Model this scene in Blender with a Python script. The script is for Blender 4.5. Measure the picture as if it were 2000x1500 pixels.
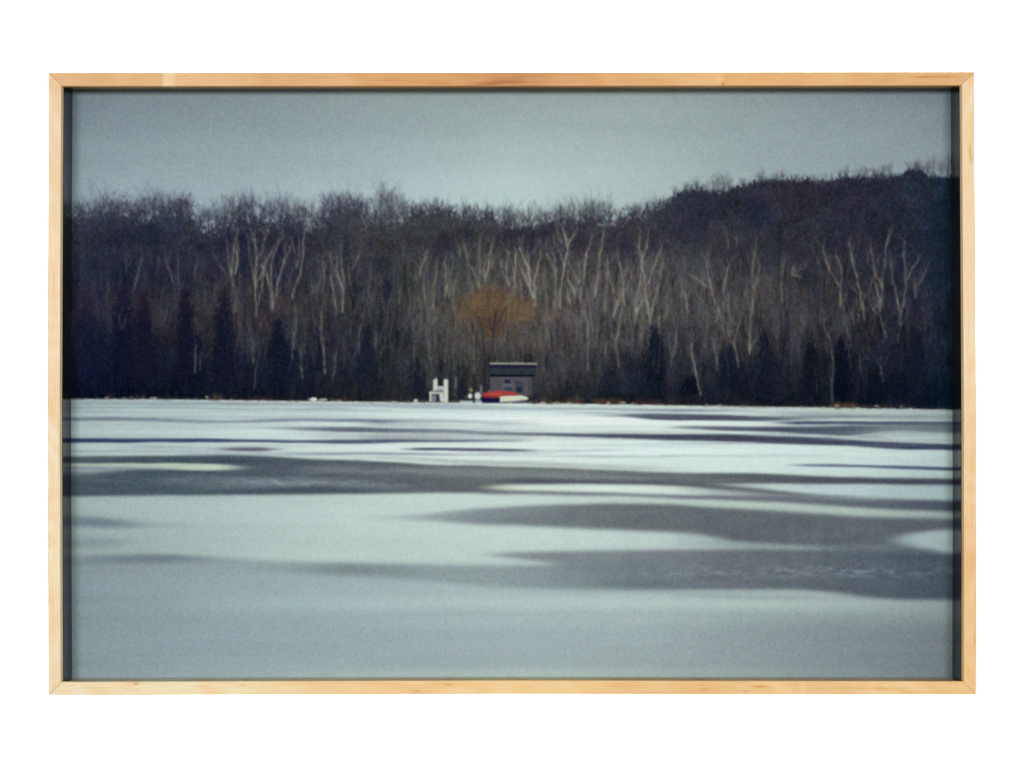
# A framed photograph in a maple shadow-box frame, shot square-on against a white backdrop.
import bpy, bmesh, math, random
import numpy as np
from mathutils import Vector

for o in list(bpy.data.objects): bpy.data.objects.remove(o)
S = bpy.context.scene
U = 0.0005                       # one ruling unit = half a millimetre: the frame is about 905 x 608 mm
CX, CY = 1000.0, 750.0           # middle of the frame in ruling units (rows counted downwards)
ZC = 1.5                         # height of the frame's middle above the floor
DIST = 3050.0                    # camera to the frame's front face, in units (1.525 m)

# ------------------------------------------------------------------ camera
cam = bpy.data.cameras.new('camera'); co = bpy.data.objects.new('camera', cam); S.collection.objects.link(co)
cam.lens = 36.0 * DIST / 2000.0; cam.sensor_width = 36.0; cam.clip_start = .05; cam.clip_end = 60
co.location = (0, -DIST * U, ZC); co.rotation_euler = (math.radians(90), 0, 0)
S.camera = co
# ------------------------------------------------------------------ world: even ambient fill, added to lift the rails' inner lips
w = bpy.data.worlds.new('World'); S.world = w; w.use_nodes = True
w.node_tree.nodes['Background'].inputs[0].default_value = (.9, .95, 1, 1)
w.node_tree.nodes['Background'].inputs[1].default_value = .24
# ------------------------------------------------------------------ lamps
def area(name, loc, target, sx, sy, power, col):
    L = bpy.data.lights.new(name, 'AREA'); L.shape = 'RECTANGLE'; L.size = sx; L.size_y = sy; L.energy = power; L.color = col
    o = bpy.data.objects.new(name, L); S.collection.objects.link(o); o.location = loc
    o.rotation_euler = (Vector(target) - Vector(loc)).to_track_quat('-Z', 'Y').to_euler()
    return o
# two large softboxes far behind the camera, one each side of its axis and a little above it
area('softbox_left', (-1.5, -6.0, ZC + .40), (0, 0, ZC), 1.4, .8, 156, (1, .992, .985))
area('softbox_right', (1.5, -6.0, ZC + .40), (0, 0, ZC), 1.4, .8, 147, (1, .992, .985))
# two added strips, out of view, wash the backdrop to pure white
area('backdrop_fill_left', (-2.2, 1.0, ZC), (-.2, 2.2, ZC), .3, 2.4, 260, (1, 1, 1))
area('backdrop_fill_right', (2.2, 1.0, ZC), (.2, 2.2, ZC), .3, 2.4, 260, (1, 1, 1))
S.view_settings.view_transform = 'Standard'; S.view_settings.look = 'None'
S.view_settings.exposure = 0; S.view_settings.gamma = 1; S.view_settings.use_curve_mapping = False
PRINT_LIGHT = .90               # light reaching the print through the glass, against which its inks are set

# ================================================================== the picture on the print
# ---------------------------------------------------------------- the print: a soft winter landscape, drawn by
# arithmetic on a canvas whose cells are one unit of the print's own ruling; rows go down, columns to the right
PX0, PY0, PX1, PY1 = 132, 160, 1870, 1340
CW, CH = PX1 - PX0, PY1 - PY0
rng = np.random.default_rng(7)
GX, GY = np.meshgrid(np.arange(CW) + PX0 + 0.5, np.arange(CH) + PY0 + 0.5)

def vnoise(sx, sy, r=rng, w=CW, h=CH):
    gw, gh = int(w / sx) + 3, int(h / sy) + 3
    g = r.standard_normal((gh, gw))
    xs = (np.arange(w) + 0.5) / sx + r.random(); ys = (np.arange(h) + 0.5) / sy + r.random()
    xi = np.minimum(xs.astype(int), gw - 2); yi = np.minimum(ys.astype(int), gh - 2)
    fx = xs - xi; fy = ys - yi
    fx = fx * fx * (3 - 2 * fx); fy = fy * fy * (3 - 2 * fy)
    a = g[yi][:, xi] * (1 - fx) + g[yi][:, xi + 1] * fx
    b = g[yi + 1][:, xi] * (1 - fx) + g[yi + 1][:, xi + 1] * fx
    return a * (1 - fy)[:, None] + b * fy[:, None]

def blur(a, sx, sy):
    for ax, s in ((0, sy), (1, sx)):
        if s <= 0: continue
        n = int(np.ceil(s * 2.6)); k = np.exp(-0.5 * (np.arange(-n, n + 1) / s) ** 2); k /= k.sum()
        pad = [(0, 0)] * a.ndim; pad[ax] = (n, n); p = np.pad(a, pad, mode='edge'); out = 0
        L = a.shape[ax]
        for i, kk in enumerate(k):
            sl = [slice(None)] * a.ndim; sl[ax] = slice(i, i + L); out = out + kk * p[tuple(sl)]
        a = out
    return a

math_sin, math_cos = np.sin, np.cos
def sm(t): t = np.clip(t, 0, 1); return t * t * (3 - 2 * t)

def field(xs, rows):
    ys = sorted(rows); cols = np.arange(CW) + PX0 + 0.5; rr = np.arange(CH) + PY0 + 0.5
    tab = np.array([[np.interp(cols, xs, [c[k] for c in rows[y]]) for k in range(3)] for y in ys])  # (ny,3,W)
    idx = np.clip(np.searchsorted(ys, rr) - 1, 0, len(ys) - 2)
    y0 = np.array(ys)[idx]; y1 = np.array(ys)[idx + 1]; t = sm((rr - y0) / (y1 - y0))
    f = tab[idx] * (1 - t)[:, None, None] + tab[idx + 1] * t[:, None, None]
    return np.moveaxis(f, 1, 2)

def over(img, col, al):
    al = np.clip(al, 0, 1)[..., None]
    return img * (1 - al) + np.asarray(col, float) * al

class Layer:
    def __init__(s): s.p = []
    def stroke(s, pts, width, col, dens, taper=(1, 1), wob=0.0, vary=0.0):
        pts = np.asarray(pts, float); d = np.hypot(*np.diff(pts, axis=0).T); L = np.concatenate([[0], np.cumsum(d)])
        if L[-1] < 0.5: return
        n = max(2, int(L[-1] / 0.5)); t = np.linspace(0, L[-1], n)
        x = np.interp(t, L, pts[:, 0]); y = np.interp(t, L, pts[:, 1])
        if wob:
            k = max(2, int(L[-1] / 9)); x = x + np.interp(np.linspace(0, k, n), np.arange(k + 1), rng.standard_normal(k + 1) * wob)
        f = t / L[-1]; w = width * (taper[0] * (1 - f) + taper[1] * f)
        m = max(1, int(round(width / 0.5))); dv = 1.0
        if vary:
            k = max(3, int(L[-1] / 6)); dv = np.clip(1 + np.interp(np.linspace(0, k, n), np.arange(k + 1), rng.standard_normal(k + 1) * vary), .15, 2.2)
        for j in range(m):
            o = ((j + 0.5) / m - 0.5) if m > 1 else 0
            s.p.append(np.column_stack([x + o * w, y, np.full(n, dens * 0.5 / m) * np.minimum(1, w + .2) * dv, np.tile(col, (n, 1))]))
    def render(s, img, bx=0.9, by=1.1, gain=1.0):
        P = np.concatenate(s.p); x = P[:, 0] - PX0 - .5; y = P[:, 1] - PY0 - .5
        ok = (x > 0) & (x < CW - 2) & (y > 0) & (y < CH - 2); P = P[ok]; x = x[ok]; y = y[ok]
        xi = x.astype(int); yi = y.astype(int); fx = x - xi; fy = y - yi
        A = np.zeros((CH * CW, 4))
        for dx in (0, 1):
            for dy in (0, 1):
                w = P[:, 2] * (fx if dx else 1 - fx) * (fy if dy else 1 - fy); ii = (yi + dy) * CW + xi + dx
                A[:, 0] += np.bincount(ii, w, CH * CW)
                for k in range(3): A[:, k + 1] += np.bincount(ii, w * P[:, 3 + k], CH * CW)
        A = blur(A.reshape(CH, CW, 4), bx, by)
        c = A[..., 1:] / np.maximum(A[..., :1], 1e-6); al = 1 - np.exp(-A[..., 0] * gain)
        return img * (1 - al[..., None]) + c * al[..., None]

def paint_print():
    # ------------------------------------------------------------ sky
    img = field([140, 500, 800, 1000, 1250, 1500, 1860], {
        160: [(120, 134, 142), (132, 146, 151), (144, 159, 161), (150, 166, 166), (148, 163, 163), (138, 152, 155), (119, 131, 139)],
        235: [(129, 144, 151), (139, 155, 159), (152, 168, 170), (160, 177, 175), (158, 174, 172), (147, 162, 164), (130, 143, 149)],
        300: [(138, 154, 160), (150, 166, 169), (162, 179, 180), (170, 188, 185), (166, 183, 180), (152, 167, 169), (138, 152, 157)],
        370: [(146, 163, 169), (157, 174, 178), (173, 191, 192), (180, 199, 195), (174, 191, 187), (156, 172, 172), (140, 155, 160)],
        430: [(150, 167, 174), (165, 183, 186), (180, 198, 197), (184, 203, 198), (176, 194, 190), (156, 172, 172), (140, 155, 160)]})
    img += (vnoise(260, 40) * 1.6 + vnoise(90, 22) * 0.9)[..., None]
    sky = img.copy()
    # ------------------------------------------------------------ wood behind the lake
    fx = [140, 250, 400, 550, 700, 850, 960, 1100, 1250, 1400, 1550, 1700, 1800, 1868]
    F = {
        390: [(64, 68, 84), (58, 61, 76), (58, 60, 76), (66, 68, 82), (70, 70, 80), (70, 70, 74), (70, 68, 76), (66, 62, 76), (62, 60, 72), (42, 42, 58), (50, 46, 58), (44, 43, 58), (36, 42, 58), (22, 38, 55)],
        470: [(44, 46, 62), (42, 44, 60), (44, 43, 60), (44, 42, 58), (58, 55, 62), (60, 59, 61), (58, 55, 62), (56, 51, 60), (58, 55, 64), (54, 52, 62), (46, 44, 56), (38, 38, 54), (34, 38, 54), (20, 36, 54)],
        540: [(40, 42, 62), (34, 37, 56), (48, 45, 60), (46, 45, 58), (55, 52, 60), (68, 68, 70), (76, 72, 70), (72, 68, 70), (70, 66, 70), (62, 60, 65), (54, 51, 57), (42, 41, 54), (34, 38, 54), (18, 34, 54)],
        600: [(42, 42, 58), (47, 43, 54), (57, 53, 60), (56, 51, 57), (50, 48, 56), (74, 72, 72), (86, 74, 66), (78, 72, 73), (74, 70, 72), (64, 62, 65), (62, 58, 62), (44, 42, 52), (38, 39, 52), (20, 32, 50)],
        660: [(27, 30, 52), (32, 31, 46), (46, 43, 52), (43, 42, 51), (44, 42, 53), (64, 62, 63), (74, 68, 65), (72, 67, 69), (64, 60, 66), (58, 54, 60), (50, 47, 53), (34, 32, 44), (32, 34, 48), (18, 30, 48)],
        720: [(16, 22, 46), (14, 20, 40), (26, 29, 44), (28, 32, 46), (32, 34, 46), (56, 55, 57), (61, 58, 60), (60, 57, 62), (37, 38, 48), (36, 37, 48), (32, 35, 45), (20, 24, 38), (22, 28, 42), (15, 27, 46)],
        790: [(12, 18, 40), (8, 15, 32), (14, 21, 32), (22, 25, 35), (33, 33, 40), (44, 42, 45), (42, 40, 45), (40, 38, 42), (24, 26, 34), (26, 28, 37), (22, 25, 35), (16, 21, 33), (16, 24, 38), (11, 23, 39)]}
    wood = field(fx, F)
    sat = wood.mean(-1, keepdims=True); kx = np.interp(GX, [140, 700, 1600, 1868], [.95, .8, .8, .95])[..., None]
    wood = sat + (wood - sat) * kx + np.array([-4.5, -2.0, -2.5])
    up = sm((555 - GY + (np.clip(GX, 1300, 1868) - 1300) * -.02) / 90)
    low = vnoise(9, 26) * 2.2 + vnoise(3.0, 11) * 3.0 + vnoise(24, 40) * 3.0 + vnoise(1.8, 3.4) * 2.8
    high = vnoise(1.8, 3.6) * 3.6 + vnoise(3.0, 7) * 2.4 + vnoise(8, 12) * 1.8 + vnoise(24, 20) * 2.4 + vnoise(60, 26) * 1.6
    lum = high * up + low * (1 - up)
    amp = np.interp(np.arange(CH) + PY0, [380, 480, 640, 700, 790], [1.1, 1.3, 1.5, 1.25, .9])[:, None]
    tint = np.stack([vnoise(12, 26) * 1.8, vnoise(16, 30) * .9, -vnoise(14, 26) * 1.8], -1)
    wood = wood + lum[..., None] * amp[..., None] + tint
    # rust coloured haze of buds low on the left
    rust = np.exp(-((GY - 610) / 48) ** 2) * (np.interp(GX, [140, 300, 420, 560, 680, 760, 860, 1130, 1300, 1500, 1640, 1740, 1868], [.55, .9, .7, .9, .5, .05, .0, .25, .15, .35, .1, .75, .1])) * np.clip(.45 + .6 * vnoise(14, 34), 0, 1.3)
    wood = wood + rust[..., None] * np.array([2.5, -1, -1.5])
    # skyline
    sx = [130, 160, 200, 240, 262, 290, 330, 350, 370, 385, 410, 430, 455, 480, 520, 560, 590, 600, 620, 640, 670, 700, 716, 735, 760, 790, 805, 830, 870, 900, 930, 960, 985, 1010, 1050, 1080, 1120, 1150, 1180, 1200, 1230, 1260, 1290, 1310, 1330, 1350, 1380, 1410, 1440, 1480, 1520, 1550, 1600, 1650, 1700, 1740, 1760, 1785, 1800, 1815, 1840, 1875]
    sy = [410, 407, 402, 397, 403, 400, 402, 392, 398, 424, 434, 424, 414, 409, 418, 414, 410, 430, 424, 408, 394, 398, 422, 420, 426, 420, 406, 403, 404, 410, 414, 418, 428, 436, 434, 424, 424, 422, 428, 430, 420, 410, 397, 388, 374, 366, 372, 372, 362, 356, 348, 348, 352, 346, 342, 341, 342, 328, 328, 342, 344, 338]
    cols = np.arange(CW) + PX0 + .5
    edge = np.interp(cols, sx, sy)[None, :]
    soft = np.interp(cols, [130, 760, 820, 1250, 1330, 1870], [27, 27, 15, 17, 7, 7])[None, :]
    n1 = vnoise(2.8, 6); n2 = vnoise(6, 9); n3 = vnoise(16, 11)
    edge = edge + np.interp(cols, [130, 560, 900, 1250, 1300, 1870], [3, 3, 1, -1, 0, 0])[None, :]
    d = (GY - edge) / soft + n1 * .24 + n2 * .18 + n3 * .20 + vnoise(1.5, 3.4) * .34
    al = sm((d + .75) / 1.7)
    al = np.where(GY > edge + soft * 3.2, 1, al)
    dep = np.clip(GY - edge, 0, 200); holes = np.clip(vnoise(4.2, 5.5) * .8 + vnoise(2.4, 3) * .4 - .15, 0, 1.3) * np.exp(-dep / 15) * np.interp(cols, [130, 790, 830, 1250, 1330, 1870], [.5, .5, .2, .35, .08, .08])[None, :]
    al = al * (1 - np.clip(holes, 0, .8))
    img = sky * (1 - al[..., None]) + wood * al[..., None]

    # ---- bare crowns against the sky
    crown = Layer()
    def twig(x, y, a, ln, w, col, dens, depth, L):
        k = max(2, int(ln / 5)); pts = [(x, y)]; aa = a
        for i in range(k):
            aa += rng.normal(0, .10) + (0 - aa) * .03; x += np.sin(aa) * ln / k; y -= np.cos(aa) * ln / k; pts.append((x, y))
        L.stroke(pts, w, col, dens, (1, .6))
        if depth > 0:
            for j in range(rng.integers(2, 4)):
                p = pts[rng.integers(max(1, k // 3), k + 1)]
                twig(p[0], p[1], aa + rng.normal(0, .42), ln * rng.uniform(.45, .75), w * .7, col, dens * .85, depth - 1, L)
    crowns = [(160, 396, 40), (196, 372, 62), (216, 386, 44), (232, 388, 40), (268, 390, 44), (284, 378, 56), (301, 372, 66), (318, 377, 50), (332, 384, 44), (352, 384, 40), (366, 388, 34),
              (395, 404, 38), (408, 402, 36), (424, 402, 40), (440, 392, 46), (456, 384, 50), (466, 381, 56), (480, 378, 52), (492, 380, 44), (516, 390, 40), (530, 388, 42), (548, 379, 52), (562, 388, 46), (576, 392, 44), (592, 392, 50),
              (610, 398, 34), (628, 404, 30), (634, 384, 44), (646, 384, 48), (660, 378, 50), (678, 368, 66), (692, 388, 44), (704, 388, 40), (716, 384, 40), (734, 392, 46), (744, 376, 62), (755, 372, 66), (765, 370, 72), (776, 376, 62), (788, 388, 44),
              (806, 402, 22), (824, 396, 24), (842, 398, 22), (856, 400, 20), (878, 400, 20), (906, 402, 22), (948, 404, 26), (962, 408, 26), (984, 403, 42), (996, 400, 44), (1006, 404, 40), (1022, 408, 30), (1034, 402, 34), (1052, 402, 34), (1066, 410, 24),
              (1084, 400, 34), (1096, 398, 36), (1108, 400, 36), (1120, 394, 44), (1134, 388, 50), (1146, 386, 52), (1158, 390, 46), (1170, 388, 44), (1182, 390, 42), (1192, 398, 34), (1210, 406, 26), (1236, 400, 26), (1250, 402, 22), (1264, 392, 28), (1278, 390, 24), (1290, 390, 16),
              (1318, 368, 20), (1336, 358, 22), (1350, 356, 22), (1362, 352, 22), (1376, 356, 24), (1392, 348, 30), (1402, 344, 34), (1414, 342, 34), (1424, 346, 28), (1452, 350, 14), (1484, 336, 26), (1490, 334, 26), (1504, 346, 20), (1518, 340, 14), (1530, 338, 14), (1556, 342, 10), (1590, 342, 12),
              (1640, 334, 16), (1652, 332, 18), (1680, 330, 18), (1692, 328, 18), (1708, 330, 16), (1726, 324, 20), (1736, 322, 22), (1748, 340, 6), (1776, 320, 14), (1788, 318, 18), (1796, 320, 16), (1812, 314, 28), (1822, 308, 34), (1838, 312, 30), (1852, 308, 34), (1864, 304, 30)]
    for (x, top, h) in crowns:
        yb = top + h * 1.25; col = np.array([52, 53, 66]) + rng.normal(0, 5) + (np.array([6, 2, -6]) if rng.random() < .35 else 0)
        if x > 1310 and h < 26: yb -= 2
        crown.stroke([(x + rng.normal(0, 1.2), yb + 12), (x + rng.normal(0, 1.), yb - h * .5), (x + rng.normal(0, 1.5), top + 4)], 1.5, col, .8 if x < 1310 else .4, (1.2, .4), .4)
        for j in range(9 + h // 5):
            twig(x + rng.normal(0, 1.5), yb - rng.uniform(0, .55) * h, rng.normal(0, .34), h * rng.uniform(.38, .74), .8, col, .36 if x < 1310 else .24, 2, crown)
    xs0 = rng.uniform(135, 1872, 1500)
    for x in xs0:
        y = np.interp(x, sx, sy) + rng.uniform(-4, 30); s_ = np.interp(x, [1250, 1340], [1, .5])
        twig(x, y, rng.normal(0, .3), rng.uniform(7, 19) * s_, .8, np.array([50, 51, 64]) + rng.normal(0, 7), .42, 1, crown)
    img = crown.render(img, .95, 1.2, 1.0)
    # patches of sky seen through the crowns
    hol = Layer()
    for (x, y, n, s) in [(285, 428, 26, 9), (300, 405, 20, 12), (402, 446, 26, 6), (450, 412, 26, 12), (428, 420, 18, 9), (475, 402, 26, 12), (545, 402, 26, 11), (572, 414, 40, 12), (585, 398, 26, 9), (612, 412, 24, 8), (640, 404, 16, 7), (655, 400, 14, 6), (742, 408, 22, 7), (776, 414, 22, 8), (760, 398, 18, 7), (995, 420, 26, 7), (1050, 424, 22, 8), (1165, 418, 26, 11), (1146, 410, 18, 9), (1404, 360, 20, 7), (1820, 330, 28, 8), (1842, 332, 22, 8), (1806, 332, 10, 3), (1534, 350, 7, 4)]:
        for j in range(n):
            xx = x + rng.normal(0, s * .62); yy = y + rng.normal(0, s * .8)
            hol.stroke([(xx, yy - rng.uniform(1, 4)), (xx + rng.normal(0, 1.2), yy + rng.uniform(1, 4))], 1.4, (142, 156, 162), .42)
    img = hol.render(img, 1.0, 1.1, 1.0)

    # ---- masses of dark and light inside the wood
    def blob(img, cx, cy, rx, ry, col, a, rough=.45, p=2.0):
        x0, x1 = int(max(0, cx - rx * 2.2 - PX0)), int(min(CW, cx + rx * 2.2 - PX0)); y0, y1 = int(max(0, cy - ry * 2.2 - PY0)), int(min(CH, cy + ry * 2.2 - PY0))
        if x1 <= x0 + 2 or y1 <= y0 + 2: return
        g = (np.abs((GX[y0:y1, x0:x1] - cx) / rx) ** p + np.abs((GY[y0:y1, x0:x1] - cy) / ry) ** p)
        n = vnoise(4, 9, rng, x1 - x0, y1 - y0) * rough
        m = a * sm(1.45 - g + n)
        img[y0:y1, x0:x1] = img[y0:y1, x0:x1] * (1 - m[..., None]) + np.array(col, float) * m[..., None]
    for q in [(478, 500, 14, 45, (24, 26, 50), .6), (545, 520, 10, 50, (22, 26, 48), .6), (563, 470, 12, 40, (34, 32, 50), .45), (430, 500, 18, 40, (30, 30, 52), .4), (580, 500, 7, 40, (26, 28, 48), .5), (676, 490, 6, 30, (28, 32, 50), .6), (690, 540, 5, 50, (34, 36, 54), .5), (754, 560, 7, 26, (20, 24, 46), .65), (745, 520, 22, 18, (38, 42, 56), .5), (290, 460, 26, 22, (26, 32, 52), .45),
              (866, 490, 22, 24, (36, 34, 50), .55), (905, 455, 20, 12, (40, 38, 56), .4), (1015, 470, 34, 26, (40, 34, 50), .55), (1065, 455, 30, 14, (40, 34, 50), .4), (834, 545, 6, 34, (40, 40, 56), .5), (857, 560, 8, 34, (44, 44, 58), .5), (1038, 500, 5, 26, (36, 32, 50), .6), (996, 530, 5, 22, (38, 36, 52), .55), (1025, 572, 6, 20, (40, 34, 46), .6), (1090, 500, 9, 26, (38, 34, 50), .5), (1138, 480, 14, 30, (42, 34, 46), .5), (1101, 575, 6, 28, (44, 42, 54), .5), (1222, 490, 16, 34, (40, 38, 54), .5),
              (1280, 470, 20, 20, (42, 38, 50), .4), (1225, 560, 5, 40, (44, 40, 52), .4), (1246, 540, 5, 30, (40, 38, 50), .45), (1350, 450, 34, 26, (34, 36, 52), .4), (1350, 400, 50, 20, (38, 44, 60), .4), (1440, 500, 22, 30, (44, 40, 50), .4), (1480, 420, 26, 26, (20, 34, 56), .45), (1524, 470, 6, 40, (24, 28, 46), .5), (1655, 560, 14, 34, (26, 28, 44), .6), (1590, 560, 10, 40, (36, 38, 52), .45), (1724, 545, 9, 40, (28, 30, 46), .5), (1750, 560, 8, 30, (26, 28, 44), .5), (1790, 560, 12, 50, (26, 28, 44), .45), (1830, 500, 18, 90, (18, 32, 50), .4), (1538, 640, 5, 50, (26, 30, 50), .5),
              (1340, 500, 24, 26, (66, 68, 68), .45), (1400, 480, 30, 16, (60, 58, 60), .3), (720, 440, 40, 24, (62, 60, 62), .35), (560, 700, 40, 24, (16, 24, 40), .4), (905, 650, 60, 50, (72, 70, 70), .25)]:
        blob(img, *q[:4], q[4], q[5])
    # conifers
    def fir(img, x, top, hw, bot, col, a, tip=None):
        y0, y1 = int(top - PY0 - 4), int(bot - PY0); x0, x1 = max(0, int(x - hw * 1.8 - PX0)), min(CW, int(x + hw * 1.8 - PX0))
        if x1 - x0 < 4: return
        X = GX[y0:y1, x0:x1]; Y = GY[y0:y1, x0:x1]
        t = (Y - top) / (bot - top); w = hw * (1 - np.exp(-np.clip(t, 0, 1) * 4.5)) + 1.0
        w = w * (1 + .05 * np.sin(Y / 3.6 + rng.random() * 6 + (X > x) * 1.3)) + vnoise(3.5, 5, rng, x1 - x0, y1 - y0) * hw * .24
        m = sm((w - np.abs(X - x)) / (hw * .6 + 1) + .35) * a * .9 * sm((t + .02) * 9) * sm((1 - t) * 3.5)
        c = np.array(col, float) + (vnoise(2.6, 3.4, rng, x1 - x0, y1 - y0) * 3.5)[..., None]
        if tip is not None: c = c + np.exp(-(t * 4.2) ** 2)[..., None] * (np.array(tip, float) - col)
        img[y0:y1, x0:x1] = img[y0:y1, x0:x1] * (1 - m[..., None]) + c * m[..., None]
    RT = (40, 31, 37)
    for q in [(170, 556, 24, 782, (15, 19, 46), .8, (42, 32, 40)), (240, 544, 22, 784, (8, 13, 38), .95, (44, 26, 46)), (281, 556, 20, 782, (15, 16, 36), .9, (50, 35, 38)), (305, 622, 16, 782, (14, 19, 38), .6, RT), (362, 552, 20, 782, (12, 14, 34), .92, (42, 31, 37)), (384, 640, 20, 782, (8, 15, 32), .9, None), (438, 552, 22, 782, (11, 15, 36), .92, (44, 31, 37)), (459, 626, 14, 782, (14, 18, 38), .55, RT), (200, 620, 26, 782, (12, 18, 44), .7, None),
              (545, 612, 20, 782, (9, 17, 36), .92, None), (570, 650, 16, 782, (14, 22, 40), .7, None), (512, 664, 16, 782, (12, 20, 38), .7, None), (620, 636, 9, 740, (12, 16, 36), .75, None), (652, 650, 12, 740, (24, 26, 44), .5, None), (602, 668, 14, 782, (16, 22, 40), .5, None), (712, 620, 16, 770, (22, 28, 42), .55, None), (726, 690, 18, 782, (22, 28, 42), .6, None), (812, 700, 16, 782, (24, 28, 40), .6, None), (822, 730, 12, 784, (14, 20, 36), .7, None), (905, 748, 9, 782, (20, 26, 42), .8, None),
              (1278, 629, 19, 786, (18, 25, 38), .92, (6, 15, 28)), (1226, 668, 15, 786, (34, 38, 50), .55, None), (1192, 716, 20, 786, (22, 30, 40), .7, None), (1256, 702, 16, 786, (22, 30, 42), .6, None), (1349, 732, 15, 775, (8, 14, 28), .85, None), (1405, 700, 18, 788, (22, 28, 40), .55, None), (1422, 670, 20, 770, (12, 20, 36), .65, None), (1446, 700, 18, 788, (14, 20, 34), .6, None), (1494, 640, 18, 792, (17, 22, 36), .85, (12, 17, 32)), (1478, 688, 14, 792, (16, 22, 36), .5, None), (1519, 690, 14, 792, (24, 27, 40), .5, None),
              (1583, 656, 15, 794, (11, 15, 28), .9, (10, 16, 24)), (1572, 690, 16, 794, (24, 26, 36), .4, None), (1642, 652, 14, 796, (5, 12, 28), .95, (6, 14, 26)), (1712, 712, 18, 798, (10, 16, 30), .65, None), (1792, 636, 16, 798, (16, 24, 40), .6, (10, 22, 36)), (1758, 730, 20, 798, (12, 19, 34), .6, None), (1838, 700, 22, 798, (10, 22, 40), .5, None), (1108, 744, 14, 786, (26, 34, 40), .7, None), (1032, 688, 9, 712, (26, 26, 38), .75, None), (1141, 734, 10, 786, (34, 36, 46), .6, None)]:
        fir(img, *q)
    # ---- many faint trunks
    lay = Layer()
    def rx():
        while True:
            x = rng.uniform(138, 1862)
            if rng.random() < np.interp(x, [140, 300, 460, 700, 850, 1100, 1350, 1500, 1720, 1830, 1868], [.12, .3, .6, .5, .95, 1, .8, .6, .55, .25, .05]): return x
    for i in range(1500):
        x = rx(); y = rng.uniform(500, 765); ln = rng.uniform(10, 62); yb = min(y + ln, 772); lean = rng.normal(0, .11)
        base = wood[int(np.clip(y - PY0, 0, CH - 1)), int(np.clip(x - PX0, 0, CW - 1))]; lo = np.interp(y, [470, 560, 680, 770], [.75, 1, .6, .35]) * np.interp(x, [140, 480, 1720, 1862], [.55, 1, .9, .3])
        if i % 3: col = base + (np.array([30, 27, 23]) + rng.normal(0, 6)) * lo; dn = rng.uniform(.15, .62)
        else: col = base - np.array([28, 26, 16]); dn = rng.uniform(.4, 1.1)
        lay.stroke([(x - lean * (yb - y), y), (x, yb)], rng.choice([.8, 1.4, 2.2, 3.2], p=[.3, .35, .25, .1]), col, dn, (.7, 1), .5)
    img = lay.render(img, 1.0, 1.8)
    lay = Layer()
    for i in range(4200):     # fine twigs everywhere in the upper wood
        x = rng.uniform(135, 1868); top = np.interp(x, sx, sy); y = top + rng.uniform(4, 240) ** 1.0
        if y > 700: continue
        base = wood[int(np.clip(y - PY0, 0, CH - 1)), int(np.clip(x - PX0, 0, CW - 1))]; k = rng.choice([-11, 11, 16])
        twig(x, y, rng.normal(0, .6), rng.uniform(5, 16), .8, base + k * np.array([1, .95, .85]), .36, 0, lay)
    img = lay.render(img, .9, 1.1)

    wmask = sm((GY - 560) / 60)[..., None]; img = img * (1 - wmask * .0); 
    lay = Layer()
    for i in range(1500):
        x = rng.choice([rng.uniform(800, 1330), rng.uniform(440, 1860)]); y = rng.uniform(485, 745); ln = rng.uniform(10, 46); k = np.interp(y, [485, 560, 640, 745], [.8, 1, .8, .5]) * np.interp(x, [440, 800, 1400, 1860], [.6, 1, .9, .45])
        base = wood[int(y - PY0), int(x - PX0)]; lean = rng.normal(0, .16)
        lay.stroke([(x - lean * ln, y), (x, y + ln)], rng.choice([.8, 1.3, 2.4]), base + np.array([46, 44, 36]) * k, rng.uniform(.2, .75), (.6, 1), .7)
    img = lay.render(img, .9, 1.5)
    for q in [(240, 548, 22, 782, (10, 15, 38), .5), (281, 560, 20, 782, (16, 17, 36), .45), (362, 556, 20, 782, (13, 15, 36), .5), (438, 556, 22, 782, (13, 16, 38), .5), (384, 648, 19, 782, (9, 17, 33), .5), (545, 616, 19, 782, (11, 19, 36), .5), (712, 626, 15, 770, (20, 26, 40), .4),
              (1278, 630, 20, 786, (15, 22, 34), .75), (1226, 676, 15, 786, (30, 34, 46), .45), (1192, 716, 20, 786, (20, 28, 38), .55), (1349, 732, 15, 776, (8, 14, 28), .8), (1422, 676, 20, 772, (12, 19, 34), .65), (1446, 704, 18, 788, (14, 20, 34), .5), (1494, 646, 19, 792, (16, 21, 34), .7), (1519, 696, 14, 792, (22, 25, 38), .4), (1583, 658, 16, 794, (11, 15, 27), .7), (1642, 654, 14, 796, (5, 12, 27), .9), (1712, 716, 18, 798, (11, 16, 30), .5), (1792, 640, 16, 798, (13, 21, 36), .6)]:
        fir(img, *q, None)
    # ---- the willow
    wl = Layer()
    for (cx, cy, ax, ay, n) in [(960, 590, 46, 34, 1500), (1008, 608, 40, 30, 1100), (920, 606, 38, 38, 900), (1036, 614, 26, 26, 300), (1076, 620, 14, 11, 110), (948, 640, 66, 30, 900), (900, 646, 34, 40, 220), (1020, 654, 44, 32, 320)]:
        for i in range(n):
            r = np.sqrt(rng.random()); th = rng.uniform(0, 6.283); x = cx + ax * r * np.cos(th); y = cy + ay * r * np.sin(th)
            c = np.array([148, 106, 64]) * rng.uniform(.64, 1.14) + np.array([rng.normal(0, 6), 0, rng.normal(0, 5)])
            if y > 628: c = c * .55 + np.array([70, 62, 56]) * .45
            a = rng.normal(0, .5) + (x - 968) * .006
            twig(x, y, a, rng.uniform(3, 9), 1.1, c, rng.uniform(.12, .32) * (1.1 - .7 * r), 0, wl)
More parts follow.
